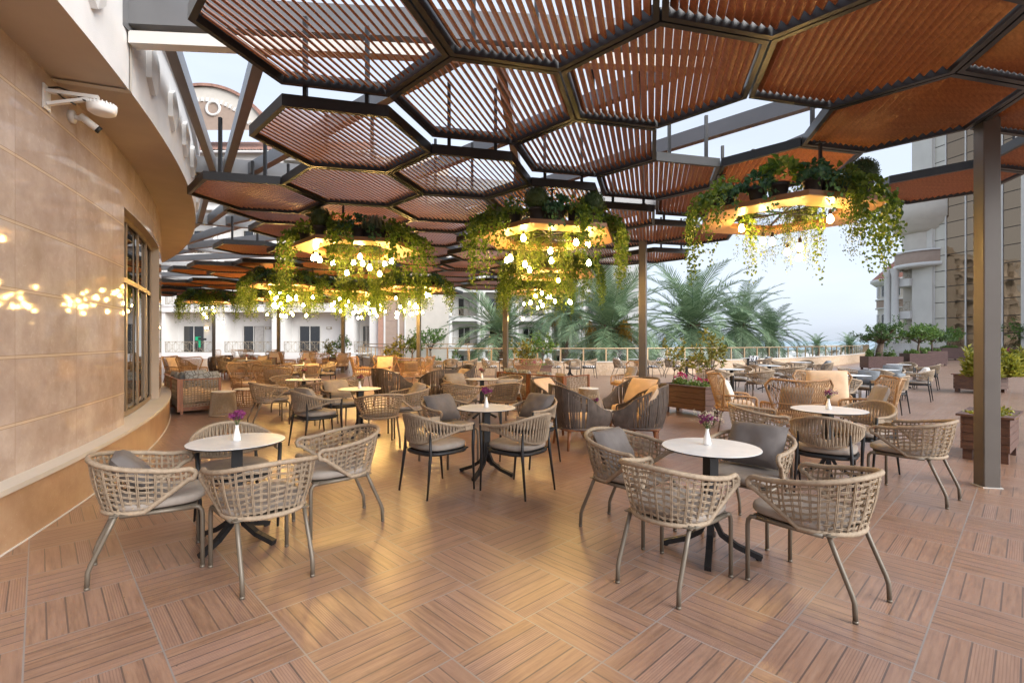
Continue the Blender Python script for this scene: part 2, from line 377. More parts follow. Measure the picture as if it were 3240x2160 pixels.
# ------------------------------------------------------------------ deck, ground, sea
CX, CY = -29.06, -5.60                    # centre of the curved building and of the pergola
def pol(r, deg, z=0): return Vector((CX + r * cos(rad(deg)), CY + r * sin(rad(deg)), z))
EDGE = [(-9.6, 31.0), (-8.6, 28.6), (-7.2, 25.8), (-5.6, 23.4), (-3.6, 21.9), (-1.2, 21.35), (1.5, 21.2), (4.4, 21.4), (7.2, 22.2), (10.2, 23.6), (13.2, 25.3), (16.4, 27.6), (19.6, 30.2), (22.8, 33.2), (26.4, 37.2), (30.0, 41.8), (34.2, 47.4)]
outline = [(-62, -14), (62, -14), (62, 52), (37.6, 52)] + [(x, y) for x, y in reversed(EDGE)] + [(-9.6, 44), (-62, 44)]
mb = MB(); n = len(outline)
mb.add([(x, y, 0) for x, y in outline] + [(x, y, -4.5) for x, y in outline], [tuple(range(n))] + [(i, n + i, n + (i + 1) % n, (i + 1) % n) for i in range(n)])
setting(mb.build('deck', M['deck']))
m, nt, b = new_mat('garden_ground'); k = N(nt); co = k.coord(); nz = k.noise(co, .12, 6, .7)[0]
k.lk(k.ramp(nz, [(.35, (.05, .085, .03)), (.55, (.16, .17, .10)), (.7, (.34, .30, .23))]), b.inputs['Base Color']); b.inputs['Roughness'].default_value = .95
mb = MB(); mb.add([(-700, -120, -4.3), (700, -120, -4.3), (700, 330, -4.3), (-700, 330, -4.3)], [(0, 1, 2, 3)])
setting(mb.build('ground', m))
m, nt, b = new_mat('sea_water'); k = N(nt); co = k.scale(k.coord(), (.05, .3, 1))
b.inputs['Base Color'].default_value = (.22, .34, .40, 1); b.inputs['Roughness'].default_value = .28; k.bump(k.noise(co, 1, 3)[0], .3, b, .3)
mb = MB(); mb.add([(-30000, 330, -5.5), (30000, 330, -5.5), (30000, 40000, -5.5), (-30000, 40000, -5.5)], [(0, 1, 2, 3)])
setting(mb.build('sea', m))

# ------------------------------------------------------------------ curved stone building
bld = thing('curved_building', 'curved building clad in polished travertine slabs with rendered overhang', 'building', (CX, CY, 0))
def arc_strip(name, mat, prof, a0, a1, step=1.0, parent=bld, uvs=True, closed=False):
    """sweep a profile [(R, z), ...] round the building from a0 to a1 degrees"""
    ns = max(2, int((a1 - a0) / step) + 1); vs = []; uv = []; fs = []
    L = [0]
    for (r0, z0), (r1, z1) in zip(prof, prof[1:]): L.append(L[-1] + math.hypot(r1 - r0, z1 - z0))
    np_ = len(prof)
    for i in range(ns):
        a = a0 + (a1 - a0) * i / (ns - 1)
        for j, (r, z) in enumerate(prof):
            vs.append((r * cos(rad(a)), r * sin(rad(a)), z)); uv.append((rad(a - 20.236) * 27.0, z if abs(prof[0][0] - prof[-1][0]) < .02 else L[j]))
    for i in range(ns - 1):
        for j in range(np_ - 1): fs.append((i * np_ + j, (i + 1) * np_ + j, (i + 1) * np_ + j + 1, i * np_ + j + 1))
    me = bpy.data.meshes.new(name); me.from_pydata(vs, [], fs); me.materials.append(mat)
    ul = me.uv_layers.new(name='UVMap')
    for lp in me.loops: ul.data[lp.index].uv = uv[lp.vertex_index]
    me.polygons.foreach_set('use_smooth', [True] * len(fs))
    try: me.set_sharp_from_angle(angle=rad(35))
    except Exception: pass
    return link(name, me, parent)
RW, RP, RF = 26.95, 27.09, 27.50
WA0, WA1, ZW0, ZW1 = 25.72, 32.3, .47, 3.12      # window opening
arc_strip('stone_cladding', M['travertine'], [(RW, .44), (RW, 3.75)], -25, WA0)
arc_strip('stone_cladding', M['travertine'], [(RW, .44), (RW, 3.75)], WA1, 75)
arc_strip('stone_cladding', M['travertine'], [(RW, ZW1), (RW, 3.75)], WA0, WA1)
# reveals of the window
for a in (WA0, WA1):
    mb = MB(); c, s_ = cos(rad(a)), sin(rad(a))
    mb.add([(RW * c, RW * s_, .44), ((RW - .3) * c, (RW - .3) * s_, .44), ((RW - .3) * c, (RW - .3) * s_, ZW1), (RW * c, RW * s_, ZW1)], [(0, 1, 2, 3)])
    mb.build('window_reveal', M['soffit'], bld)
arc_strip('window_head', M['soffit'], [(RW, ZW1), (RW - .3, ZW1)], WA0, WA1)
arc_strip('plinth', M['plinth'], [(RP, 0), (RP, .41)], -25, 75)
arc_strip('floor_joint', M['concrete'], [(RP + .014, .0), (RP + .014, .006), (RP, .006)], -25, 75)
arc_strip('plinth_cap', M['cream_paint'], [(RP, .405), (RP + .018, .405), (RP + .018, .445), (RW - .3, .45)], -25, 75)
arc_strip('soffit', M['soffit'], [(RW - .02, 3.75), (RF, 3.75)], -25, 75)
arc_strip('fascia', M['fascia'], [(RF, 3.75), (RF, 4.72), (RF + .05, 4.74), (RF + .07, 4.79), (RF + .05, 4.84), (RF - .02, 4.86), (RF - 3.2, 4.86)], -25, 75)
mb = MB(); c, s_ = cos(rad(21.62)), sin(rad(21.62))
arc_strip('movement_joint', M['cream_paint'], [(RF + .012, 3.748), (RF + .012, 4.72)], 21.5, 21.62)
arc_strip('movement_joint', M['cream_paint'], [(RW, 3.738), (RF + .012, 3.738)], 21.48, 21.64)
# window: frames, mullions, panes
win = MB(); RG = RW - .12
na = 4
for a in (WA0 + .08, 27.15, 28.85, 30.55, WA1 - .08):
    p = pol(RG, a) - Vector((CX, CY, 0)); rr = Vector((cos(rad(a)), sin(rad(a)), 0))
    win.bar(p + Vector((0, 0, ZW0)), p + Vector((0, 0, ZW1)), .07, .022, rr)
for z in (ZW0 + .03, 2.28, ZW1 - .03):
    for i in range(na * 3):
        a, b2 = WA0 + (WA1 - WA0) * i / (na * 3), WA0 + (WA1 - WA0) * (i + 1) / (na * 3)
        p, q = [pol(RG, t, z) - Vector((CX, CY, 0)) for t in (a, b2)]
        win.bar(p, q, .024, .065)
wf = win.build('window', simple('champagne_frame', (.27, .195, .125), .35, .4, .05), bld)
arc_strip('pane', M['window_glass'], [(RG - .02, ZW0), (RG - .02, ZW1)], WA0, WA1, parent=wf, step=1.7)
# raised diamond ornaments on the fascia
for a in (14.2, 19.9, 22.9, 24.85, 26.8, 28.8, 31.0, 33.4):
    mb = MB(); A = rad(a); e = Vector((-sin(A), cos(A), 0)); o = Vector((cos(A), sin(A), 0)); zz = 4.22
    P = [(-.15, .17), (-.15, -.10), (0, -.22), (.15, -.10), (.15, .17), (0, .27)]
    c0 = o * (RF - .004)
    outer = [c0 + o * .05 + e * u + Vector((0, 0, zz + w)) for u, w in P]; back = [c0 + e * u + Vector((0, 0, zz + w)) for u, w in P]
    tip = c0 + o * .085 + Vector((0, 0, zz + .02))
    mb.add(back + outer + [tip], [(i, (i + 1) % 6, 6 + (i + 1) % 6, 6 + i) for i in range(6)] + [(6 + i, 6 + (i + 1) % 6, 12) for i in range(6)])
    mb.build('diamond_ornament', M['white_paint'], bld)
# wifi antenna on a bracket, and a bullet camera, on the wall under the soffit
A = 21.3; o = Vector((cos(rad(A)), sin(rad(A)), 0)); e = Vector((-sin(rad(A)), cos(rad(A)), 0)); base = pol(RW, A, 3.53)
br = thing('antenna_bracket', 'white wall bracket with finned wireless antenna under the soffit', 'antenna', base)
br.scale = (.86, .86, .86); mb = MB(); mb.bar(e * -.0 + Vector((0, 0, -.12)) + o * .008, Vector((0, 0, .12)) + o * .008, .14, .012, o); mb.build('wall_plate', M['plastic_white'], br)
mb = MB(); mb.bar(o * .015 + Vector((0, 0, .07)), o * .42 + Vector((0, 0, .08)) + e * .02, .05, .035); mb.bar(o * .015 + Vector((0, 0, -.06)), o * .34 + Vector((0, 0, .055)) + e * .02, .045, .03); mb.build('arm', M['plastic_white'], br)
mb = MB(); c = o * .44 + e * .03
mb.lathe([(.02, -.082), (.09, -.078), (.118, -.06), (.125, -.02), (.125, .0)], 20, c)
for i in range(22):
    a = 2 * pi * i / 22; d = Vector((cos(a), sin(a), 0)); mb.bar(c + d * .085 + Vector((0, 0, .012)), c + d * .125 + Vector((0, 0, .012)), .008, .03)
mb.lathe([(.1, 0), (.09, .03), (.03, .035)], 20, c); mb.build('antenna_head', M['plastic_white'], br)
mb = MB(); mb.tube([o * .02 + Vector((0, 0, .1)), o * .1 + Vector((0, 0, .12)), o * .2 + Vector((0, 0, .1)) + e * .03, o * .3 + Vector((0, 0, .03)), o * .4 + Vector((0, 0, 0))], .009, 6); mb.tube([o * .05 + Vector((0, 0, .1)), o * .14 + Vector((0, 0, .02)), o * .24 + Vector((0, 0, -.03))], .009, 6); mb.build('cable', M['plastic_black'], br)
base = pol(RW, 22.25, 3.56)
cam_t = thing('security_camera', 'white bullet security camera beneath the antenna bracket', 'camera', base)
mb = MB(); T = Matrix.Rotation(pi / 2, 4, 'Y')
o = Vector((cos(rad(21.9)), sin(rad(21.9)), 0)); e = Vector((-o.y, o.x, 0))
mb.tube([o * 0.0, o * .035], .06, 16); mb.tube([o * .03, o * .10 + Vector((0, 0, -.01))], .022, 10); mb.build('mount', M['plastic_white'], cam_t)
mb = MB(); h0 = o * .10 + Vector((0, 0, .0)); d = (o * .6 + e * .25 + Vector((0, 0, -.45))).normalized()
mb.tube([h0 - d * .03, h0 + d * .12], .033, 14); hd = mb.build('housing', M['plastic_white'], cam_t)
mb = MB(); mb.tube([h0 + d * .12, h0 + d * .15], .034, 14); mb.build('lens_hood', M['plastic_black'], cam_t)

# ------------------------------------------------------------------ terrace parapet and glass railing
def resample(pts, step):
    P = [Vector((*p, 0)) for p in pts]; L = [0]
    for a, b_ in zip(P, P[1:]): L.append(L[-1] + (b_ - a).length)
    n = max(2, round(L[-1] / step) + 1); out = []; j = 0
    for i in range(n):
        t = L[-1] * i / (n - 1)
        while j < len(P) - 2 and L[j + 1] < t: j += 1
        out.append(P[j].lerp(P[j + 1], (t - L[j]) / (L[j + 1] - L[j])))
    return out
pw = thing('parapet_wall', 'low split-stone parapet wall along the terrace edge', 'wall')
def sweep_wall(pts, w, z0, z1, name, mat, parent):
    vs = []; fs = []; uv = []; acc = 0; pr = None; n = len(pts)
    for i, p in enumerate(pts):
        t = (pts[min(i + 1, n - 1)] - pts[max(i - 1, 0)]).normalized(); s_ = Vector((t.y, -t.x, 0)) * (w / 2)
        if pr is not None: acc += (p - pr).length
        pr = p
        for q, z, u in ((p + s_, z0, 0), (p + s_, z1, z1 - z0), (p - s_, z1, z1 - z0 + w), (p - s_, z0, 2 * (z1 - z0) + w)):
            vs.append((q.x, q.y, z)); uv.append((acc, u))
    for i in range(n - 1):
        for j in range(4): fs.append((i * 4 + j, (i + 1) * 4 + j, (i + 1) * 4 + (j + 1) % 4, i * 4 + (j + 1) % 4))
    fs += [(3, 2, 1, 0), tuple((n - 1) * 4 + j for j in range(4))]
    me = bpy.data.meshes.new(name); me.from_pydata(vs, [], fs); me.materials.append(mat); ul = me.uv_layers.new(name='UVMap')
    for lp in me.loops: ul.data[lp.index].uv = uv[lp.vertex_index]
    return link(name, me, parent)
EP = resample(EDGE, 1.0)
sweep_wall(EP, .34, 0, .56, 'stone_wall', M['stone'], pw)
sweep_wall(EP, .40, .56, .60, 'coping', M['cream_paint'], pw)
UPV = Vector((0, 0, 1))
gr = thing('glass_railing', 'bronze handrail with clear glass panes on the stone parapet', 'railing')
hr = MB(); hr.tube([p + Vector((0, 0, 1.155)) for p in EP], .032, 8, flat=.8); hr.build('handrail', M['bronze_rail'], gr)
pm = MB(); pm.box(-.03, .03, -.02, .02, .60, 1.13); pme = pm.mesh('rail_post', M['bronze_rail'])
for i, p in enumerate(EP):
    t = (EP[min(i + 1, len(EP) - 1)] - EP[max(i - 1, 0)]); link('rail_post', pme, gr, p, (0, 0, math.atan2(t.y, t.x)))
for p, q in zip(EP, EP[1:]):
    a, b_ = p.lerp(q, .05), p.lerp(q, .95); mb = MB(); mb.add([a + UPV * .63, b_ + UPV * .63, b_ + UPV * 1.11, a + UPV * 1.11], [(0, 1, 2, 3)]); mb.build('glass_pane', M['rail_glass'], gr)
# a second rail beyond, at the garden stair
g2 = thing('stair_railing', 'thin bronze railing of the garden stair behind the glass railing', 'railing')
q0 = [Vector((-9.9, 33, 0)), Vector((-3, 33.5, 0)), Vector((4, 34, 0)), Vector((11, 36, 0))]
mb = MB(); mb.tube([q + Vector((0, 0, 1.28)) for q in q0], .03, 6); mb.build('handrail', M['bronze_rail'], g2)
for a, b_ in zip(q0, q0[1:]):
    for i in range(5):
        p = a.lerp(b_, i / 5); mb = MB(); mb.box(-.02, .02, -.02, .02, -4.3, 1.27); mb.build('rail_post', M['bronze_rail'], g2, p)

# ------------------------------------------------------------------ pergola: posts, beams
POST = [17.4, 26.5, 35.6, 44.2, 53.2, 61.4, 69.6]; BEAM = [21.5 + 9 * i for i in range(6)]
pb = MB(); s_ = .075
pb.prism([(-s_, -s_ + .008), (-s_ + .008, -s_), (s_ - .008, -s_), (s_, -s_ + .008), (s_, s_ - .008), (s_ - .008, s_), (-s_ + .008, s_), (-s_, s_ - .008)], .008, 4.30); pme = pb.mesh('steel_post', M['post'])
bpm = MB(); bpm.box(-.088, .088, -.088, .088, 0.001, .0085); bpme = bpm.mesh('base_seal', M['concrete'])
nm = ['tall bronze-grey steel post nearest the camera, beside the boxed yellow shrub', 'bronze-grey steel post behind the dark strap lounge chairs and flower planter', 'bronze-grey steel post behind the long woven sofa', 'bronze-grey steel post beside the small orange trees at the railing', 'bronze-grey steel post with a black base among the wicker wing chairs', 'bronze-grey steel post before the hotel balconies, second from the curved wall', 'farthest bronze-grey steel post, before the lit hotel wall lamp']
postpos = []
for i, a in enumerate(POST):
    p = pol(35.5, a); postpos.append(p)
    t = thing('steel_post', nm[i], 'post', p, rad(a + 62 if i == 0 else a + 40), 'steel posts carrying the pergola')
    link('shaft', pme, t); link('base_seal', bpme, t)
pg = thing('pergola_beams', 'grey steel beam grid of the pergola above the timber panels', 'pergola')
def beam(a, b_, w=.13, h=.25, z=4.43):
    mb = MB(); mb.bar(Vector((a.x, a.y, z)), Vector((b_.x, b_.y, z)), w, h); return mb.build('beam', M['beam'], pg)
B0 = [pol(27.53, a) for a in BEAM]; B1 = [pol(36.4, POST[i] - .15) for i in range(6)]
for a, b_ in zip(B0, B1):
    beam(a, b_, .15, .27, 4.44)
    d = (b_ - a).normalized(); mb = MB(); mb.bar(a + Vector((0, 0, 4.43)) + d * .012, a + Vector((0, 0, 4.43)) + d * .0, .30, .36); mb.build('fixing_plate', M['beam'], pg)
mb = MB(); a, b_ = B0[0], B1[0]; mb.bar(Vector((a.x, a.y, 4.20)), Vector((b_.x, b_.y, 4.20)), .11, .11); mb.build('lower_rail', M['concrete'], pg)
for i in range(5):
    u = lambda k_, t: B0[k_].lerp(B1[k_], t)
    beam(u(i, .028), u(i + 1, .028), .10, .20)
    beam(u(i + 1, .05), u(i, .13), .11, .20)
    beam(u(i + 1, .09), u(i, .36), .11, .20)
    beam(u(i + 1, .36), u(i, .62), .11, .20)
    beam(u(i + 1, .62), u(i, .88), .11, .20)
    beam(u(i, .36), u(i + 1, .62), .11, .20)
    beam(u(i, .955), u(i + 1, .955), .13, .25)
# ------------------------------------------------------------------ hexagonal slatted panels
HX, HY, PITCH, HT, HA = -.237, 4.698, 1.563, rad(-15.75), .893
E1 = Vector((cos(HT), sin(HT), 0)) * PITCH; E2 = Vector((cos(HT + pi / 3), sin(HT + pi / 3), 0)) * PITCH
def cell(i, j): return Vector((HX, HY, 0)) + E1 * i + E2 * j
def hexa(r): return [(r * cos(HT + rad(30 + 60 * k)), r * sin(HT + rad(30 + 60 * k))) for k in range(6)]
FH = .105
fm = MB(); fm.ring(hexa(HA), hexa(HA - .05), 0, FH); fme = fm.mesh('frame', M['frame'])
sm = MB(); ds = Vector((-sin(HT), cos(HT), 0)); dn = Vector((cos(HT), sin(HT), 0))   # slats run along ds
ri = (HA - .055); ap = ri * cos(pi / 6); ns = 23; pp = 2 * ap / ns
def half_len(u):   # half length of a chord at offset u along dn (an edge pair of the hexagon is parallel to ds)
    return max(.02, (ri - abs(u) / math.tan(pi / 3)) - .0)
for i in range(ns):
    u = -ap + (i + .5) * pp
    for sgn in (1,):
        L = min(half_len(u - .028), half_len(u + .028)) - .004
        ax = Vector((-dn.x * sin(rad(43)), -dn.y * sin(rad(43)), cos(rad(43))))
        c = dn * u + Vector((0, 0, .055))
        sm.bar(c - ds * L, c + ds * L, .016, .063, ax)
sme = sm.mesh('slats', M['slat'])
rod = MB(); rod.box(-.018, .018, -.018, .018, FH, .80); rme = rod.mesh('hanger_rod', M['frame'])
rod2 = MB(); rod2.box(-.018, .018, -.018, .018, FH, .63); rme2 = rod2.mesh('hanger_rod', M['frame'])
LOW = {(-1, 0), (-1, 1), (-3, 1), (-2, 1), (-1, 2), (-1, 3), (-2, 2), (-3, 2), (-6, 4), (-9, 5), (-8, 5), (-5, 4), (-3, 4), (-2, 4), (-4, 5), (-1, 4)}
SKIP = {(1, 1), (2, 2), (1, 3), (1, 4), (2, 4), (0, 5), (0, 6), (1, 5), (0, 4)}
PL = {(0, -1): 'large slatted panel above the first beam, closest to the curved fascia', (1, -1): 'slatted canopy panel overhead at the top edge, between two dark frames', (2, -1): 'closed-looking slatted panel at the top edge above the sky gap',
      (0, 0): 'slatted canopy panel in the middle of the roof, sky showing through', (1, 0): 'slatted panel beside the open sky gap, narrow white gaps', (0, 1): 'slatted canopy panel just beyond the middle one',
      (-1, 0): 'lower slatted panel stepped below the roof, tip towards the curved building', (-1, 1): 'lower slatted panel above the middle hanging planter row', (2, 0): 'large reddish slatted panel overhead that shows no gaps',
      (2, 1): 'reddish slatted panel with golden light patches beside the nearest post', (1, 2): 'reddish slatted panel directly above the hanging planter over the open deck', (-3, 1): 'brown slatted panel reaching closest to the curved soffit', (-2, 1): 'finely striped slatted panel behind the lowest stepped panel'}
cnt = 0
for j in range(-3, 16):
    for i in range(-22, 5):
        c = cell(i, j); d = c - Vector((CX, CY, 0)); r = d.length; an = math.degrees(math.atan2(d.y, d.x))
        if (i, j) in SKIP or r < 28.35 or r > 37.45 or an > 66 or c.y < .9 or c.x > 8.5: continue
        if j >= 4: low = ((i * 7 + j * 5 + (i * j) % 3) % 5) < 2 or (i, j) in LOW
        else: low = (i, j) in LOW
        if (i, j) in ((-6, 4), (-9, 5), (-8, 5)): low = True
        z = 1.47 + (2.03 if low else 2.2)
        lab = PL.get((i, j)); far = c.y > 9
        if not lab: lab = ('timber slatted hexagonal canopy panel over the far seating' if far else 'timber slatted hexagonal canopy panel at the outer part of the near roof')
        t = thing('canopy_panel', lab, 'canopy panel', (c.x, c.y, z), 0, 'far canopy panels' if far and (i, j) not in PL else ('near canopy panels' if (i, j) not in PL else 'hexagonal canopy panels'))
        link('frame', fme, t); link('slats', sme, t)
        hv = hexa(HA - .025)
        for (k0, f) in (((4, .2), (4, .8)) if c.y < 13 else ()):
            p, q = Vector((*hv[k0], 0)), Vector((*hv[(k0 + 1) % 6], 0)); w = p.lerp(q, f)
            link('hanger_rod', rme if low else rme2, t, w)
        cnt += 1
print('panels', cnt)
# ------------------------------------------------------------------ furniture prototypes (all face +Y)
def smooth01(t): return t * t * (3 - 2 * t)
def pillow_mesh(name, w, h, t, mat, seed=0, nu=17):
    """square scatter cushion lying in the XZ plane, thick along Y"""
    mb = MB(); rr = random.Random(seed); ph = [rr.uniform(0, 6) for _ in range(4)]
    for sgn in (1, -1):
        def fn(u, v):
            x, z = u * 2 - 1, v * 2 - 1
            e = max(0, (1 - x ** 4)) ** .55 * max(0, (1 - z ** 4)) ** .55
            pinch = 1 - .10 * (1 - abs(x) ** 2) * abs(z) ** 3 - .0
            pz = 1 - .10 * (1 - abs(z) ** 2) * abs(x) ** 3
            wr = .09 * sin(3.1 * x + 2.2 * z + ph[0]) * sin(2.3 * z - 2.9 * x + ph[1]) + .05 * sin(7 * x + ph[2]) * sin(6 * z + ph[3])
            return (x * w / 2 * pinch, sgn * t / 2 * e * (1 + wr), z * h / 2 * pz)
        if sgn < 0: mb.grid(lambda u, v: fn(1 - u, v), nu, nu)
        else: mb.grid(fn, nu, nu)
    return mb.mesh(name, mat)
def seat_pad(mb, w, d, z0, z1, front=0, n=28, p=4.0, c=(0, 0)):
    """rounded-square seat pad"""
    def ring(f, z): return [(c[0] + f * w / 2 * math.copysign(abs(cos(a)) ** (2 / p), cos(a)), c[1] + f * d / 2 * math.copysign(abs(sin(a)) ** (2 / p), sin(a)), z) for a in [2 * pi * k / n for k in range(n)]]
    H = z1 - z0; prof = [(.0, z0), (.93, z0), (.985, z0 + .18 * H), (1, z0 + .5 * H), (.985, z0 + .8 * H), (.94, z1 - .06 * H), (.8, z1 + .04 * H), (.45, z1 + .12 * H), (.0, z1 + .14 * H)]
    vs = []; fs = []
    for f, z in prof: vs += ring(max(f, .001), z)
    for i in range(len(prof) - 1):
        for k in range(n): fs.append((i * n + k, i * n + (k + 1) % n, (i + 1) * n + (k + 1) % n, (i + 1) * n + k))
    mb.add(vs, fs, True)

# --- net rope armchair
def net_chair(name, seat_mat, frame_mat):
    t = thing(name, 'net chair', 'chair')
    def plan(t_, rx, ry, arm):    # t_ in [-1,1]; u-shaped plan: back arc then straight arms
        a = abs(t_); s_ = 1 if t_ >= 0 else -1
        if a < .62:
            th = a / .62 * pi / 2; return (s_ * rx * sin(th) ** .92, -ry * cos(th) ** .92 + .0)
        return (s_ * (rx - .012 * (a - .62) / .38), arm * (a - .62) / .38)
    def T(t_):
        x, y = plan(t_, .305, .315, .20); a = abs(t_); z = .745 - .085 * smooth01(min(1, a / .9)); return Vector((x, y, z))
    def B(t_):
        a = abs(t_); s_ = 1 if t_ >= 0 else -1
        if a <= .58:
            x, y = plan(t_, .235, .245, .1); return Vector((x, y, .415))
        p0 = Vector((s_ * plan(.58, .235, .245, .1)[0], plan(.58, .235, .245, .1)[1], .415)); p1 = Vector((s_ * .300, .205, .60)); f = (a - .58) / .42
        return p0.lerp(p1, f ** .9)
    rim = []
    for i in range(49): rim.append(T(-1 + 2 * i / 48))
    e = T(1); lo = B(1)
    rim += [e + Vector((0, .026, -.012)), (e + lo) / 2 + Vector((0, .036, 0)), lo + Vector((0, .022, .0))]
    for i in range(14): rim.append(B(1 - .42 * (i + .3) / 14))
    for i in range(29): rim.append(B(.58 - 1.16 * i / 28))
    for i in range(14): rim.append(B(-1 + .42 * (13.7 - i) / 14))
    e = T(-1); lo = B(-1); rim += [lo + Vector((0, .022, 0)), (e + lo) / 2 + Vector((0, .036, 0)), e + Vector((0, .026, -.012))]
    rs = []; rim = [Vector(p) for p in rim]
    for a_, b_ in zip(rim, rim[1:] + rim[:1]):
        nn_ = max(1, int((b_ - a_).length / .0065)); rs += [a_.lerp(b_, i / nn_) for i in range(nn_)]
    mb = MB(); mb.tube(rs, [.0168 if i % 2 else .0146 for i in range(len(rs))], 8, closed=True); mb.build('rope_rim', M['rope'], t)
    mb = MB(); rr = random.Random(3)
    for i in range(33):
        t_ = -1 + 2 * (i + .5) / 33; w = .0034
        for dlt in (-.0062, .0062):
            p, q = T(t_ + dlt), B(t_ + dlt * .9)
            out = Vector((p.x, p.y + .05, 0)).normalized() * .012
            pts = [p.lerp(q, s_) + out * sin(pi * s_) * (1 if i % 2 else -.2) for s_ in (0, .17, .34, .5, .67, .84, 1)]
            mb.tube(pts, w, 4, cap=False)
    for r_ in range(1, 9):
        s_ = r_ / 9.0; 
        for dlt in (-.0042, .0042):
            pts = []
            for i in range(57):
                t_ = -1 + 2 * i / 56; p, q = T(t_), B(t_)
                L = (p - q).length; f = s_ * .33 / max(L, .05) + dlt / max(L, .05)
                if f > .985: continue
                out = Vector((p.x, p.y + .05, 0)).normalized() * .007
                pts.append(p.lerp(q, f) + out * (1 if (i + r_) % 2 else -.6) + Vector((0, 0, .004 * sin(i * .9 + r_))))
            if len(pts) > 3: mb.tube(pts, .0034, 4, cap=False)
    mb.build('rope_net', M['rope'], t)
    mb = MB(); seat_pad(mb, .50, .50, .425, .482, c=(0, .055), p=3.6); mb.build('seat_cushion', seat_mat, t)
    mb = MB()
    for s_ in (-1, 1): mb.tube([(s_ * .215, -.15, .405), (s_ * .232, .05, .403), (s_ * .235, .24, .40)], .0135, 8)
    mb.tube([(-.235, .235, .40), (.235, .235, .40)], .011, 8); mb.tube([(-.22, -.05, .40), (.22, -.05, .40)], .011, 8); mb.build('seat_frame', frame_mat, t)
    mb = MB(); mb.box(-.22, .22, -.2, .25, .408, .414); mb.build('seat_sling', frame_mat, t)
    for s_ in (-1, 1):
        mb = MB(); mb.tube([(s_ * .235, .215, .402), (s_ * .236, .255, .398), (s_ * .237, .272, .375), (s_ * .238, .276, .34), (s_ * .238, .276, .012)], .0135, 8); mb.tube([(s_ * .238, .276, .014), (s_ * .238, .276, 0)], .0145, 8); mb.build('leg', frame_mat, t)
        mb = MB(); mb.tube([(s_ * .195, -.165, .42), (s_ * .197, -.215, .30), (s_ * .2, -.285, .14), (s_ * .2, -.298, .10), (s_ * .2, -.302, .014)], .0135, 8); mb.tube([(s_ * .2, -.302, .014), (s_ * .2, -.302, 0)], .0145, 8); mb.build('leg', frame_mat, t)
    return t
# --- rope-wrapped armchair with tapered charcoal legs
def rope_chair(name, seat_mat):
    t = thing(name, 'rope chair', 'chair')
    def C(t_, rx, ry, arm, z_b, z_a, pw):
        a = abs(t_); s_ = 1 if t_ >= 0 else -1
        if a < .58:
            th = a / .58 * pi / 2; x, y = s_ * rx * sin(th) ** .95, -ry * cos(th) ** .95
        else: f = (a - .58) / .42; x, y = s_ * (rx - .015 * f), arm * f
        return Vector((x, y, z_b + (z_a - z_b) * smooth01(min(1, a / .72)) ** pw))
    T = lambda t_: C(t_, .295, .325, .23, .775, .655, 1.0)
    B = lambda t_: C(t_, .285, .285, .23, .50, .615, 1.0)
    mb = MB(); n = 64
    for cv, r_ in ((T, .0155), (B, .013)): mb.tube([cv(-1 + 2 * i / n) for i in range(n + 1)], r_, 7)
    for i in range(103):
        t_ = -1 + 2 * (i + .5) / 103; p, q = T(t_), B(t_); o = Vector((p.x, p.y, 0)).normalized() * .012
        p2, q2 = T(max(-1, min(1, t_ + (.02 if i % 2 else -.02)))), q
        m_ = (p2 + q2) / 2
        for sg in (1, -1): mb.tube([p2 + o * sg, m_ + o * sg * .55, q2 + o * sg * .9], .0058, 4, cap=False)
    for s_ in (-1, 1):   # fully wrapped arm ends
        mb.bar(T(s_ * .80) * .5 + B(s_ * .80) * .5, T(s_) * .5 + B(s_) * .5, .03, .062)
    mb.build('rope_back', M['rope'], t)
    mb = MB(); seat_pad(mb, .50, .50, .43, .49, c=(0, .0), p=3.0); mb.build('seat_cushion', seat_mat, t)
    mb = MB(); pts = [(.245 * math.copysign(abs(cos(a)) ** .66, cos(a)), .25 * math.copysign(abs(sin(a)) ** .66, sin(a)), .405) for a in [2 * pi * k / 28 for k in range(28)]]
    mb.tube(pts, .019, 6, closed=True); mb.box(-.22, .22, -.22, .22, .41, .422); mb.build('seat_frame', M['black_metal'], t)
    for s_ in (-1, 1):
        mb = MB(); mb.tube([(s_ * .285, .232, .655), (s_ * .272, .235, .42), (s_ * .258, .262, 0)], [.016, .016, .009], 7); mb.build('leg', M['black_metal'], t)
        mb = MB(); mb.tube([(s_ * .205, -.232, .62), (s_ * .215, -.232, .42), (s_ * .235, -.285, 0)], [.008, .016, .009], 7); mb.build('leg', M['black_metal'], t)
    return t
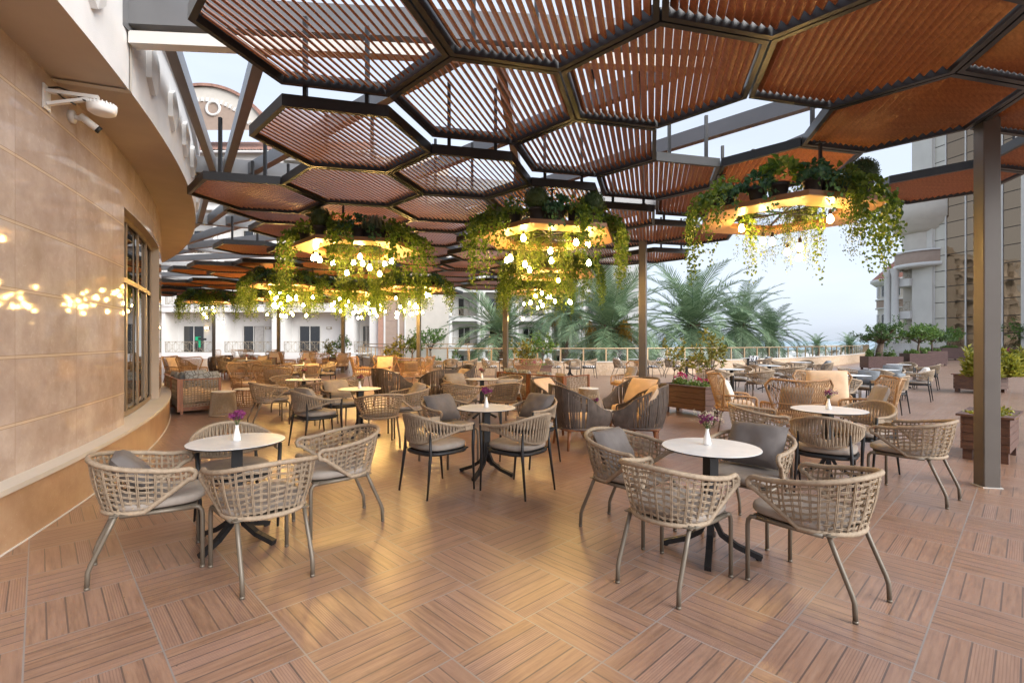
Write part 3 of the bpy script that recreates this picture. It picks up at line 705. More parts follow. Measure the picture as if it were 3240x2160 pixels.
# --- dark strap lounge chair
def lounge_chair(name):
    t = thing(name, 'lounge chair', 'armchair')
    def C(t_, rx, ry, arm, z_b, z_a, f0):
        a = abs(t_); s_ = 1 if t_ >= 0 else -1
        if a < .55: th = a / .55 * pi / 2; x, y = s_ * rx * sin(th) ** .9, -ry * cos(th) ** .9
        else: f = (a - .55) / .45; x, y = s_ * (rx - .02 * f * f), arm * f
        return Vector((x, y, z_b + (z_a - z_b) * smooth01(max(0, min(1, (a - .12) / .88)))))
    T = lambda t_: C(t_, .385, .40, .30, .86, .52, 0)
    B = lambda t_: C(t_, .33, .33, .27, .285, .285, 0)
    rim = [T(-1 + 2 * i / 60) for i in range(61)]
    def endc(s_):
        p, q = T(s_), B(s_); return [p + Vector((0, .03, -.02)), p.lerp(q, .35) + Vector((0, .045, 0)), p.lerp(q, .75) + Vector((0, .03, 0)), q + Vector((0, .005, .015))]
    pts = rim + endc(1) + [B(1 - 2 * i / 50) for i in range(51)] + list(reversed(endc(-1)))
    mb = MB(); mb.tube(pts, .015, 7, closed=True); mb.build('frame', M['strap'], t)
    mb = MB(); rr = random.Random(5); ns = 66
    for i in range(ns):
        t_ = -1 + 2 * (i + .5) / ns; p, q = T(t_ + rr.uniform(-.006, .006)), B(t_ + rr.uniform(-.012, .012)); o = Vector((p.x, p.y, 0)).normalized()
        tg = (T(min(1, t_ + .02)) - T(max(-1, t_ - .02))).normalized() * .0118
        for sg in (.012, -.012):
            mid = [p.lerp(q, f) + o * (sg * (1 - f * .5) + .03 * sin(pi * f)) for f in (0, .2, .4, .6, .8, 1)]
            vs = []
            for m_ in mid: vs += [m_ - tg, m_ + tg]
            mb.add(vs, [(2 * j, 2 * j + 1, 2 * j + 3, 2 * j + 2) for j in range(5)], True)
    mb.build('straps', M['strap'], t)
    mb = MB(); seat_pad(mb, .60, .60, .29, .43, c=(0, .0), p=4); mb.build('seat_cushion', M['fab_cream'], t)
    mb = MB(); seat_pad(mb, .62, .60, .255, .287, c=(0, -.01), p=5); mb.build('seat_base', M['teak'], t)
    for sx in (-1, 1):
        for sy in (-1, 1):
            mb = MB(); mb.tube([(sx * .24, sy * .23, .27), (sx * .275, sy * .265, 0)], [.032, .017], 8); mb.build('leg', M['teak'], t)
    return t
# --- honey wicker wing chair
def wing_chair(name):
    t = thing(name, 'wing chair', 'armchair')
    def S(u, v):   # u in [-1,1], v in [0,1]
        w = .275 + .165 * v ** 1.1; y = -.27 - .15 * v + .20 * abs(u) ** 2.2 * (.35 + .65 * v)
        zt = .92 + .035 * abs(u) ** 1.5 - .10 * max(0, abs(u) - .86) / .14
        return Vector((u * w, y, .36 + (zt - .36) * v))
    rim = [S(-1, j / 10) for j in range(11)] + [S(-1 + 2 * i / 30, 1) for i in range(1, 30)] + [S(1, 1 - j / 10) for j in range(11)]
    mb = MB(); mb.tube(rim, .017, 8)
    for v in (.42,): mb.tube([S(-1 + i / 12, v) for i in range(25)], .0085, 6)
    for s_ in (-1, 1):
        a0 = S(s_, .46); arm = [a0, a0.lerp(Vector((s_ * .325, .05, .585)), .6), Vector((s_ * .33, .12, .58)), Vector((s_ * .328, .25, .565)), Vector((s_ * .325, .285, .54)), Vector((s_ * .322, .29, .40)), Vector((s_ * .32, .28, .33))]
        mb.tube(arm, .017, 8)
    mb.tube([(-.30, -.27, .345), (-.32, 0, .345), (-.32, .28, .345), (.32, .28, .345), (.32, 0, .345), (.30, -.27, .345)], .014, 7, closed=True)
    mb.tube([(-.31, -.26, .40), (-.322, .285, .40), (.322, .285, .40), (.31, -.26, .40)], .009, 6); mb.build('wicker_frame', M['wicker'], t)
    mb = MB()
    for i in range(43):
        u = -1 + 2 * (i + .5) / 43; mb.tube([S(u + (.012 if j % 2 else -.012) * (1 if i % 2 else -1), j / 8) for j in range(9)], .0046, 4, cap=False)
    mb.build('wicker_back', M['wicker'], t)
    for s_ in (-1, 1):
        mb = MB()
        for i in range(17):
            f = i / 16; y = -.24 + .52 * f; top = Vector((s_ * .328, y, .60 - .03 * f)); bo = Vector((s_ * .322, y, .40)); sh = .014 if i % 2 else -.014
            mb.tube([top, (top + bo) / 2 + Vector((0, sh, 0)), bo], .0048, 4, cap=False); mb.tube([bo, bo - Vector((0, 0, .055))], .0065, 4, cap=False)
        mb.build('side_panel', M['wicker'], t)
    mb = MB()
    for i in range(24): x = -.31 + .62 * i / 23; mb.tube([(x, .286, .405), (x, .286, .345)], .0075, 4, cap=False)
    mb.build('front_apron', M['wicker'], t)
    mb = MB(); seat_pad(mb, .58, .56, .385, .47, c=(0, .0), p=4); mb.box(-.3, .3, -.26, .27, .36, .372); mb.build('seat_cushion', M['fab_cream'], t)
    for sx in (-1, 1):
        for sy in (-1, 1):
            mb = MB(); mb.tube([(sx * .27, sy * .20, .34), (sx * .285, sy * .235, .30), (sx * .30, sy * .29, 0)], [.013, .013, .011], 7); mb.build('leg', M['taupe_metal'], t)
    return t
# --- bistro table
def bistro(name, r=.325, h=.735):
    t = thing(name, 'table', 'table')
    mb = MB(); mb.lathe([(r - .006, h - .012), (r, h - .009), (r, h - .003)], 56); mb.build('edge_band', M['black_metal'], t)
    mb = MB(); mb.lathe([(r, h - .003), (r - .002, h)], 56); mb.build('table_top', M['laminate'], t)
    mb = MB(); mb.box(-.036, .036, -.036, .036, .22, h - .03); mb.box(-.13, .13, -.13, .13, h - .03, h - .013); mb.build('column', M['black_metal'], t)
    for k_ in range(4):
        a = pi / 2 * k_ + pi / 4; d = Vector((cos(a), sin(a), 0)); mb = MB()
        pts = [d * .022 + Vector((0, 0, .36)), d * .03 + Vector((0, 0, .22)), d * .07 + Vector((0, 0, .135)), d * .17 + Vector((0, 0, .07)), d * .315 + Vector((0, 0, .018))]
        for p, q in zip(pts, pts[1:]): mb.bar(p, q + (q - p).normalized() * .006, .042, .034)
        mb.lathe([(.017, 0), (.017, .012)], 8, d * .30); mb.build('leg', M['black_metal'], t)
    return t
# --- vase with flowers
def leaf_card(mb, p, d, up, L, W, mi=0, fold=.25):
    d = d.normalized(); s_ = d.cross(up)
    if s_.length < 1e-4: s_ = d.orthogonal()
    s_.normalize(); nn = s_.cross(d)
    mb.add([p, p + d * (.35 * L) - s_ * (W * .5) + nn * (fold * W * .4), p + d * L, p + d * (.35 * L) + s_ * (W * .5) + nn * (fold * W * .4)], [(0, 1, 2), (0, 2, 3)], False, mi)
def rdir(rr, zmin=-1):
    while True:
        v = Vector((rr.uniform(-1, 1), rr.uniform(-1, 1), rr.uniform(zmin, 1)))
        if .05 < v.length < 1: return v.normalized()
def vase(name, colour, breath, seed):
    t = thing(name, 'vase', 'vase'); rr = random.Random(seed)
    mb = MB(); mb.lathe([(.030, 0), (.036, .004), (.036, .02), (.030, .06), (.019, .105), (.0145, .13), (.0165, .152), (.0145, .150), (.011, .13)], 20, cap=False); mb.add([], []); mb.lathe([(.030, .001), (.001, .001)], 16, cap=False); mb.build('body', M['ceramic'], t)
    st = MB(); fl = MB(); br = MB()
    for i in range(17):
        d = Vector((rr.gauss(0, .36), rr.gauss(0, .36), 1)).normalized(); L = rr.uniform(.09, .155); p0 = Vector((0, 0, .13)); p1 = p0 + d * L * .5 + Vector((0, 0, .01)); p2 = p0 + d * L
        st.tube([p0, p1, p2], .0014, 3, cap=False)
        for _ in range(4): q = p0.lerp(p2, rr.uniform(.3, .9)); leaf_card(st, q, rdir(rr, -.2), Vector((0, 0, 1)), .026, .008)
        if i < 12:
            for _ in range(34):
                n_ = rdir(rr, -.4); leaf_card(fl, p2 + n_ * rr.uniform(.002, .02), (n_ + rdir(rr)).normalized(), n_, .019, .014)
    if breath:
        for i in range(26):
            d = Vector((rr.gauss(-.2, .5), rr.gauss(0, .5), 1)).normalized(); L = rr.uniform(.13, .22); p2 = Vector((0, 0, .13)) + d * L
            st.tube([(0, 0, .13), p2], .0007, 3, cap=False)
            for _ in range(7):
                q = p2 + rdir(rr) * .022
                for _ in range(2): n_ = rdir(rr); leaf_card(br, q, n_, rdir(rr), .0085, .008)
    st.build('stems', M['stem'], t); fl.build('flowers', M[colour], t)
    if breath: br.build('flower_sprays', M['breath'], t)
    return t

NET = net_chair('net_armchair', M['fab_taupe'], M['taupe_metal'])
NETZ = net_chair('net_armchair', M['zebra'], M['taupe_metal'])
ROPE = rope_chair('rope_armchair', M['fab_taupe'])
ROPEZ = rope_chair('rope_armchair', M['zebra'])
LOU = lounge_chair('lounge_chair'); WING = wing_chair('wing_chair')
TAB = bistro('bistro_table'); TABL = bistro('bistro_table', .36)
VP = vase('flower_vase', 'purple', False, 1); VB = vase('flower_vase', 'purple', True, 2); VM = vase('flower_vase', 'mauve', True, 3)
PM = {k_: [pillow_mesh('cushion', .43, .36, .16, M[m_], s_) for s_ in (1, 2)] for k_, m_ in (('dark', 'fab_dark'), ('taupe', 'fab_taupe'), ('cream', 'fab_cream'), ('white', 'fab_white'), ('blue', 'fab_blue'), ('zebra', 'zebra'), ('pattern', 'fab_pattern'))}
PMB = {'cream': pillow_mesh('cushion', .56, .46, .16, M['fab_cream'], 4)}
BEHIND = {'net': (.0, .487, .62), 'rope': (-.01, .495, .60), 'lounge': (-.04, .445, .52), 'wing': (-.06, .475, .36)}
CUSHN = {'dark': 'dark grey', 'taupe': 'taupe', 'cream': 'cream', 'white': 'off-white', 'blue': 'slate grey', 'zebra': 'zebra-striped', 'pattern': 'slate leaf-patterned'}
def cushion(colour, x, y, ang, kind, where, dx=0, tilt=0, big=False, roll=0, dz=0, sc=1):
    yb, zb, lean = BEHIND[kind]; lean += dz; hh = (.22 if big else .185) * sc; yb -= hh * sin(lean); zb += hh * cos(lean) + .035 * sin(lean); a = rad(ang - 90); px, py = x + dx * cos(a) - yb * sin(a), y + dx * sin(a) + yb * cos(a)
    me = PMB[colour] if big else PM[colour][R.randint(0, 1)]
    o = link('scatter_cushion', me, None, (px, py, zb), (-lean * -1, roll, a + tilt)); o.rotation_euler = (lean, roll, a + tilt); o.scale = (sc, sc, sc)
    where = ' '.join(where.replace(f' with {CUSHN[colour]} cushion', '').split()[:12]); tag(o, f'{CUSHN[colour]} cushion in {where}'.rstrip(','), 'cushion', 'scatter cushions on the chairs'); return o
def seat(kind, x, y, ang, label, group=None, cush=None, **kw):
    pr = {'net': NET, 'netz': NETZ, 'rope': ROPE, 'ropez': ROPEZ, 'lounge': LOU, 'wing': WING}[kind]
    o = place(pr, (x, y, .001), rad(ang - 90), label, group)
    if cush: cushion(cush, x, y, ang, kind.rstrip('z') if kind != 'lounge' else kind, 'the ' + label, **kw)
    return o
def table(x, y, label, group='round bistro tables', v=None, vl=None, proto=None, rz=.3, voff=(0, 0)):
    place(proto or TAB, (x, y, .001), rz, label, group)
    if v: vv = place(v, (x + voff[0], y + voff[1], .737), R.uniform(0, 6), vl or (' '.join(('white vase on the ' + label.replace('round bistro table, the ', '')).split()[:16])), 'white flower vases'); vv.scale = (.76, .76, .76)

# ------------------------------------------------------------------ the set-out (metres on the deck; heading in degrees, 90 = away from the camera)
GN, GR_, GW, GL = 'beige net rope armchairs', 'rope-wrapped armchairs with charcoal legs', 'honey wicker wing chairs', 'dark strap lounge chairs'
# front group by the stone wall
table(-2.03, 3.65, 'white round bistro table nearest the stone plinth', v=VP, vl='white vase of magenta flowers on the table nearest the stone plinth', rz=.55)
seat('net', -2.38, 3.26, 35, 'net armchair nearest the stone plinth, turned sideways', GN, 'dark', dx=-.06, sc=.82, dz=.1)
seat('net', -1.60, 3.18, 133, 'net armchair seen from behind in front of the plinth-side table', GN)
seat('net', -1.42, 4.02, 218, 'net armchair facing the plinth-side table from the open floor', GN)
seat('rope', -2.23, 3.97, -50, 'rope armchair tucked behind the plinth-side table', GR_)
# front group on the open deck
table(1.385, 3.45, 'white round bistro table in the foreground with gypsophila in its vase', v=VB, vl='white vase of gypsophila and purple flowers on the foreground table', rz=.35, voff=(-.0, .06))
seat('net', .90, 3.86, -45, 'net armchair left of the gypsophila table, turned towards it', GN, 'dark', dx=.06, sc=.85, dz=-.1)
seat('net', 1.00, 3.07, 43, 'net armchair seen from behind at the gypsophila table', GN)
seat('net', 1.80, 2.94, 122, 'net armchair closest to the camera, its back to the post', GN)
seat('net', 1.84, 3.84, 222, 'net armchair with a big dark cushion behind the gypsophila table', GN, 'dark', big=False)
# centre group
table(-.285, 5.48, 'white round bistro table between the two charcoal-legged chairs', v=VP, vl='white vase of purple flowers on the table between the charcoal-legged chairs', rz=.4)
seat('rope', -.745, 4.92, 45, 'rope armchair with charcoal legs at the middle table, wall side, seen from behind', GR_)
seat('rope', .055, 4.90, 140, 'rope armchair with charcoal legs at the middle table, lounge-chair side, seen from behind', GR_)
seat('net', -.78, 6.02, -42, 'net armchair facing the camera at the middle table', GN, 'dark')
seat('rope', .22, 6.02, 222, 'rope armchair facing the camera at the middle table', GR_, 'dark')
# fourth group
table(-.585, 9.63, 'round bistro table before the woven sofa', v=VM, vl='white vase of dried mauve flowers on the table before the woven sofa')
seat('net', -.92, 8.72, 62, 'net armchair seen from behind, wall side of the table before the sofa', GN)
seat('net', -.18, 8.80, 120, 'net armchair seen from behind, sofa side of the table before the sofa', GN, 'taupe')
seat('net', -1.08, 10.05, -55, 'net armchair with cushion facing the camera, behind the table before the sofa', GN, 'taupe')
seat('net', -.10, 10.15, 232, 'net armchair facing the camera close to the woven sofa back', GN)
# fifth group under the third planter
table(-2.36, 7.66, 'round bistro table lit golden below the planter nearest the wall', v=VM, vl='white vase of dried flowers on the golden-lit table', rz=.75)
seat('net', -1.86, 6.98, 118, 'net armchair seen from behind at the golden-lit table', GN)
seat('rope', -2.78, 7.02, 48, 'rope armchair side-on at the golden-lit table', GR_, 'taupe')
seat('rope', -2.85, 8.22, -45, 'rope armchair with taupe cushion behind the golden-lit table', GR_, 'taupe')
seat('net', -1.62, 7.78, 205, 'net armchair with cushion right of the golden-lit table', GN, 'taupe')
# sixth group
table(-4.0, 9.5, 'round bistro table beside the wire coffee table and wing chairs', v=VM, vl='white vase of dried flowers on the table beside the wing chairs')
seat('net', -4.30, 8.76, 40, 'net armchair side-on before the wicker wing chairs', GN)
seat('net', -4.62, 10.15, -45, 'net armchair behind the table beside the wing chairs', GN)
seat('net', -3.45, 8.95, 128, 'net armchair with its back to the rope chairs, at the table beside the wing chairs', GN)
seat('net', -3.35, 10.1, 225, 'net armchair farthest from the wall at the table beside the wing chairs', GN)
# dark lounge chairs
seat('lounge', .93, 6.95, 16, 'dark strap lounge chair seen from behind, next to the middle table', GL)
seat('lounge', 1.78, 6.98, 163, 'dark strap lounge chair seen from behind with a cream cushion above its back', GL)
seat('lounge', .72, 8.10, -32, 'dark strap lounge chair behind the pair, facing away from the sofa', GL, 'cream', big=True)
seat('lounge', 1.98, 8.05, 212, 'dark strap lounge chair facing the camera with a large cream cushion', GL, 'cream', big=True)
cushion('cream', 1.78, 6.98, 163, 'lounge', 'the dark lounge chair with its back to the flower planter', dx=-.1, big=True)
seat('lounge', -2.75, 11.2, 50, 'dark strap lounge chair seen from behind below the wicker wing chairs', GL)
seat('lounge', -1.62, 10.7, 128, 'dark strap lounge chair seen from behind beside the railing-side net chairs', GL)
seat('lounge', -1.35, 12.3, 215, 'dark strap lounge chair half hidden behind another, cream seat showing', GL, 'cream')
seat('lounge', -12.2, 20.8, -105, 'dark strap chair with square cream cushion near the hotel front', GL, 'cream')
seat('lounge', -11.4, 19.3, 100, 'dark strap chair seen from behind near the hotel front', GL)
seat('lounge', -12.9, 19.4, 60, 'dark strap chair side-on near the hotel front', GL)
# wire coffee tables
def wire_table(x, y, label, v=None, vl=None, r=.27, h=.40):
    t = thing('coffee_table', label, 'coffee table', (x, y, .001), 0, 'wire-based coffee tables')
    mb = MB(); mb.lathe([(r + .02, h - .012), (r + .025, h - .006), (r + .02, h)], 36); mb.build('table_top', M['laminate'], t)
    mb = MB()
    for i in range(30):
        a = 2 * pi * i / 30; mb.tube([(r * f * cos(a), r * f * sin(a), z) for f, z in ((.86, .01), (1.03, .10), (1.08, .2), (1.0, .31), (.86, h - .012))], .006, 4, cap=False)
    for z, f in ((.012, .86), (.05, .95), (.1, 1.03), (.15, 1.07), (.2, 1.08), (.26, 1.06), (.31, 1.0), (.36, .93)): mb.tube([(r * f * cos(2 * pi * k_ / 32), r * f * sin(2 * pi * k_ / 32), z) for k_ in range(32)], .005, 4, closed=True)
    mb.build('wire_base', M['wicker'], t)
    if v: vv = place(v, (x - .06, y - .04, h + .002), 1, vl, 'white flower vases')
wire_table(1.32, 7.55, 'wire coffee table between the four dark lounge chairs', VB, 'white vase with mixed flowers between the dark lounge chairs')
wire_table(-5.95, 11.2, 'wire coffee table by the big wicker wing chairs near the wall')
wire_table(-2.1, 12.1, 'wire coffee table hidden between the far dark lounge chairs', VM, 'white vase with pink flowers between the far dark lounge chairs')
wire_table(4.62, 7.75, 'wire coffee table among the four wing chairs on the open deck', VM, 'small vase of magenta flowers among the wing chairs')
wire_table(-4.1, 16.8, 'wire coffee table among the wing chairs beyond the steel post', VM, 'small vase of gypsophila beyond the steel post')
# drum side tables of rope
def drum(x, y, label):
    t = thing('drum_table', label, 'side table', (x, y, .001), 0, 'rope drum side tables'); mb = MB(); mb.lathe([(.205, .468), (.21, .474), (.205, .482)], 32); mb.build('table_top', M['laminate'], t)
    mb = MB()
    for i in range(64):
        a = 2 * pi * i / 64; mb.tube([(.2 * cos(a), .2 * sin(a), .465), (.245 * cos(a + .03), .245 * sin(a + .03), .02)], .0068, 4, cap=False)
    for r_, z in ((.2, .46), (.247, .018)): mb.tube([(r_ * cos(2 * pi * k_ / 40), r_ * sin(2 * pi * k_ / 40), z) for k_ in range(40)], .014, 6, closed=True)
    mb.build('rope_drum', M['rope'], t)
drum(-5.72, 9.80, 'rope drum side table at the end of the patterned-cushion sofa')
drum(1.62, 10.45, 'rope drum side table at the end of the long woven sofa')
# wing chairs
seat('wing', 3.72, 8.28, -15, 'wicker wing chair with cream back cushion beside the flower planter', GW, 'white', big=False)
seat('wing', 4.02, 7.10, 82, 'wicker wing chair seen from behind on the open deck', GW, 'taupe')
seat('wing', 5.32, 8.42, -112, 'wicker wing chair facing the camera with a wide cream cushion', GW)
o = link('scatter_cushion', pillow_mesh('cushion', .60, .58, .16, M['fab_cream'], 9), None, (5.24, 8.22, .70), (.28, 0, rad(-112 - 90))); tag(o, 'wide cream back cushion in the wing chair facing the camera', 'cushion')
seat('wing', 5.22, 7.25, 160, 'wicker wing chair side-on, nearest the steel post', GW, 'taupe')
seat('wing', -6.45, 12.15, -35, 'large wicker wing chair facing the camera near the patterned sofa', GW)
seat('wing', -5.42, 11.35, 100, 'large wicker wing chair seen from behind near the patterned sofa', GW, 'taupe')
seat('wing', 2.95, 12.7, 195, 'wicker wing chair side-on behind the cream-cushioned lounge chair', GW, 'taupe')
seat('wing', .48, 15.2, 88, 'wicker wing chair seen from behind before the red flower planter', GW)
far_w = [(-4.95, 16.4, 5, None), (-4.55, 17.6, -85, 'cream'), (-3.25, 15.9, 100, 'taupe'), (-3.1, 17.2, 170, None), (-10.9, 16.9, 95, None), (-11.7, 17.3, 0, 'cream'),
         (-10.4, 23.0, 20, None), (-9.9, 24.0, -80, 'cream'), (-8.5, 22.0, 95, None), (-7.9, 22.7, 150, 'cream'), (-12.0, 25.0, -70, 'cream'), (-17.8, 30.2, 0, None), (-17.0, 30.8, -60, 'white'), (-15.5, 29.0, 95, None), (-15.2, 31, 190, 'white'), (-10.9, 26.2, -100, None)]
for i, (x, y, a, cu) in enumerate(far_w):
    zone = ('beyond the black-based post' if x > -5.2 else 'by the wall-side window end' if y < 18 else 'before the hotel balconies' if y > 27 else 'between the far steel posts')
    face = 'seen from behind' if 60 < a < 130 else ('facing the camera' if -120 < a < -50 else 'side-on')
    sd = '' if face != 'side-on' else (', facing railing' if a < 60 else ', facing wall')
    cs = f' with {CUSHN[cu]} cushion' if cu else ''
    seat('wing', x, y, a, f'wicker wing chair {zone}{cs}, {face}{sd}', GW, cu, big=(cu == 'cream'))
# sofas
def sofa(x, y, ang, L, D, label, cush, ends=(1, 1)):
    """woven box sofa: local +Y = forward, X along"""
    t = thing('woven_sofa', label, 'sofa', (x, y, .001), rad(ang - 90), 'woven box sofas'); H = .70
    def panel(x0, y0, x1, y1, nm):
        mb = MB(); a, b_ = Vector((x0, y0, 0)), Vector((x1, y1, 0)); d = (b_ - a); Ln = d.length; d.normalize(); nn = Vector((-d.y, d.x, 0)); rr = random.Random(int(Ln * 97))
        nv = int(Ln / .052)
        for i in range(nv + 1):
            for dl in (-.006, .006):
                p = a + d * (Ln * i / nv + dl); mb.tube([p + Vector((0, 0, z)) + nn * (.008 * (1 if (i + j) % 2 else -1)) for j, z in enumerate((.13, .23, .33, .43, .53, .62, .69))], .0048, 4, cap=False)
        for j in range(12):
            z = .15 + .045 * j
            for dl in (-.006, .006): mb.tube([a + d * (Ln * i / 14) + Vector((0, 0, z + dl + .010 * sin(i * .9 + j * .8))) + nn * .004 for i in range(15)], .0048, 4, cap=False)
        mb.build(nm, M['rope'], t)
        mb = MB(); 
        for z in (.695, .13): mb.bar(a + Vector((0, 0, z)), b_ + Vector((0, 0, z)), .030, .026)
        for p in (a, b_): mb.bar(p + Vector((0, 0, .06)), p + Vector((0, 0, .712)), .048, .048, (1, 0, 0))
        mb.build('panel_frame', M['teak'], t)
    hl, hd = L / 2, D / 2
    panel(-hl, -hd, -.03, -hd, 'back_panel'); panel(.03, -hd, hl, -hd, 'back_panel')
    panel(-hl, -hd + .05, -hl, hd, 'arm_panel'); panel(hl, -hd + .05, hl, hd, 'arm_panel')
    mb = MB(); mb.box(-hl + .02, hl - .02, -hd + .02, hd - .01, .07, .20); mb.build('base', M['teak'], t)
    mb = MB()
    for cx_ in (-L / 4, L / 4): seat_pad(mb, L / 2 - .05, D - .06, .22, .38, c=(cx_, .02), p=7)
    mb.build('seat_cushion', M['fab_cream'], t)
    for sx in (-1, 1):
        for sy in (-1, 1): mb = MB(); mb.box(sx * (hl - .06) - .025, sx * (hl - .06) + .025, sy * (hd - .06) - .025, sy * (hd - .06) + .025, 0, .08); mb.build('leg', M['teak'], t)
    A = rad(ang - 90)
    for (lx, ly, lz, rz, cu, lb) in cush:
        o = link('scatter_cushion', PM[cu][0], None, (x + lx * cos(A) - ly * sin(A), y + lx * sin(A) + ly * cos(A), lz), (.32, 0, A + rz)); tag(o, lb, 'cushion')
sofa(-7.02, 10.83, 41, 2.0, .72, 'woven teak sofa along the curved wall, end panel to the camera', [(.80, -.02, .70, -1.30, 'pattern', 'slate leaf-patterned cushion at the near end of the wall sofa'), (.52, -.20, .66, -.1, 'blue', 'plain slate cushion behind the patterned one on the wall sofa'), (.74, .24, .66, -1.1, 'pattern', 'slate leaf-patterned cushion at the front corner of the wall sofa'), (-.5, -.2, .62, .1, 'blue', 'plain slate cushion at the far end of the wall sofa')])
sofa(.70, 11.82, 43, 2.15, .86, 'long woven sofa with two back panels seen from behind', [(-.78, -.25, .64, .05, 'pattern', 'grey patterned cushion at the railing end of the long woven sofa'), (-.3, -.24, .62, -.1, 'pattern', 'grey patterned cushion in the middle of the long woven sofa'), (.35, -.24, .60, .08, 'pattern', 'grey patterned cushion near the drum table on the long woven sofa'), (.85, -.2, .58, -.3, 'taupe', 'taupe cushion at the post end of the long woven sofa')])
sofa(-11.9, 22.6, -80, 1.9, .8, 'woven sofa far off between the wing chairs', [(-.4, -.2, .62, 0, 'cream', 'cream cushion on the far woven sofa')])
# right-hand tables on the open deck
table(3.41, 5.33, 'round bistro table with two rope chairs beside the nearest post', v=VB, vl='white vase with a small magenta bunch on the table beside the nearest post', proto=TABL)
seat('rope', 3.02, 4.75, 52, 'rope armchair seen from behind at the table beside the nearest post', GR_)
seat('rope', 3.92, 5.55, 205, 'rope armchair turned to the camera at the table beside the nearest post', GR_)
seat('net', 2.80, 5.62, -15, 'net armchair sideways before the wing chairs', GN)
seat('net', 3.80, 4.70, 126, 'net armchair alone beside the nearest post, side-on', GN)
seat('net', 7.9, 6.6, 160, 'net armchair half outside the picture behind the boxed shrub', GN)
table(9.0, 6.9, 'round bistro table at the picture edge behind the boxed shrub')
# open deck tables: (x, y, words)
TT = [(7.35, 10.66, 'first open-deck table beyond the wing chairs', [('rope', 'blue'), ('net', 'blue'), ('rope', None), ('net', None)]),
      (9.55, 12.7, 'open-deck table before the largest dark tree box', [('rope', 'white'), ('rope', 'blue'), ('net', None), ('rope', None)]),
      (5.77, 13.0, 'open-deck table behind the flower planter', [('net', None), ('rope', None), ('net', None), ('rope', None)]),
      (7.75, 14.9, 'open-deck table in the middle of the deck', [('net', None), ('net', None), ('rope', None), ('rope', None)]),
      (10.1, 17.3, 'open-deck table halfway to the railing', [('net', 'blue'), ('rope', None), ('rope', None), ('net', None)]),
      (10.3, 21.6, 'open-deck table close to the railing', [('rope', 'blue'), ('net', 'zebra')]),
      (12.2, 15.6, 'open-deck table farthest along the tree boxes', [('rope', None), ('rope', None)])]
SIDE = ['camera side', 'tree-box side', 'railing side', 'planter side']
for ti, (x, y, w_, ch) in enumerate(TT):
    table(x, y, 'round bistro table, the ' + w_, proto=TAB, rz=R.uniform(0, 1.5))
    for j, (kd, cu) in enumerate(ch):
        a = [-48, 42, 132, 222][j] + R.uniform(-8, 8); dd = .64 + R.uniform(-.04, .1)
        seat(kd, x + dd * cos(rad(a)), y + dd * sin(rad(a)), a + 180, f'{"net" if kd == "net" else "rope"} armchair, {SIDE[j]} of the {w_}', GN if kd == 'net' else GR_, cu)
# row along the parapet, zebra cushions
TR = [(-2.45, 20.1, 'parapet table nearest the small orange trees'), (-.2, 19.9, 'parapet table behind the woven sofa'), (2.35, 19.75, 'parapet table before the fruiting palm'), (5.1, 19.9, 'parapet table beside the second steel post'), (7.3, 20.3, 'parapet table behind the flower planter saplings')]
for ti, (x, y, w_) in enumerate(TR):
    table(x, y + .35, 'round bistro table, the ' + w_)
    for j, (dx, dy, a, kd) in enumerate(((-.72, .05, 5, 'netz'), (.72, .05, 178, 'netz' if ti % 2 else 'ropez'), (0.02, -.45, 92, 'rope'))):
        sd = ('orange-tree side', 'deck-end side', 'camera side')[j]; nm = 'net' if kd.startswith('net') else 'rope'
        seat(kd, x + dx, y + dy, a + R.uniform(-12, 12), f'{nm} armchair, {sd} of the {w_}', GN if nm == 'net' else GR_, 'zebra' if kd == 'netz' else None)
# far left field
TF = [(-6.4, 15.2, 'golden-lit far table with net chairs', [('net', 'cream'), ('rope', 'taupe'), ('net', None), ('net', None)]), (-10.2, 19.0, 'far table under the middle of the planter row', [('net', None), ('net', None), ('rope', None), ('net', None)]),
      (-8.9, 28.4, 'table by the bend of the railing', [('netz', 'white'), ('netz', 'zebra')]), (-6.3, 24.4, 'table beside the small orange trees', [('netz', 'zebra'), ('net', None), ('netz', None)]), (-14.0, 26.5, 'table before the hotel balcony plants', [('net', None), ('rope', None), ('net', None)]), (-13.2, 15.8, 'table hidden beyond the window end of the curved wall', [('net', None), ('rope', None)])]
for ti, (x, y, w_, ch) in enumerate(TF):
    table(x, y, 'round bistro table, the ' + w_, v=VM if ti < 4 else None)
    for j, (kd, cu) in enumerate(ch):
        a = [-48, 42, 132, 222][j] + R.uniform(-10, 10); nm = 'net' if kd.startswith('net') else 'rope'
        seat(kd, x + .66 * cos(rad(a)), y + .66 * sin(rad(a)), a + 180, f'{nm} armchair, {("camera side", "railing side", "hotel side", "wall side")[j]} of the {w_}', GN if nm == 'net' else GR_, cu)
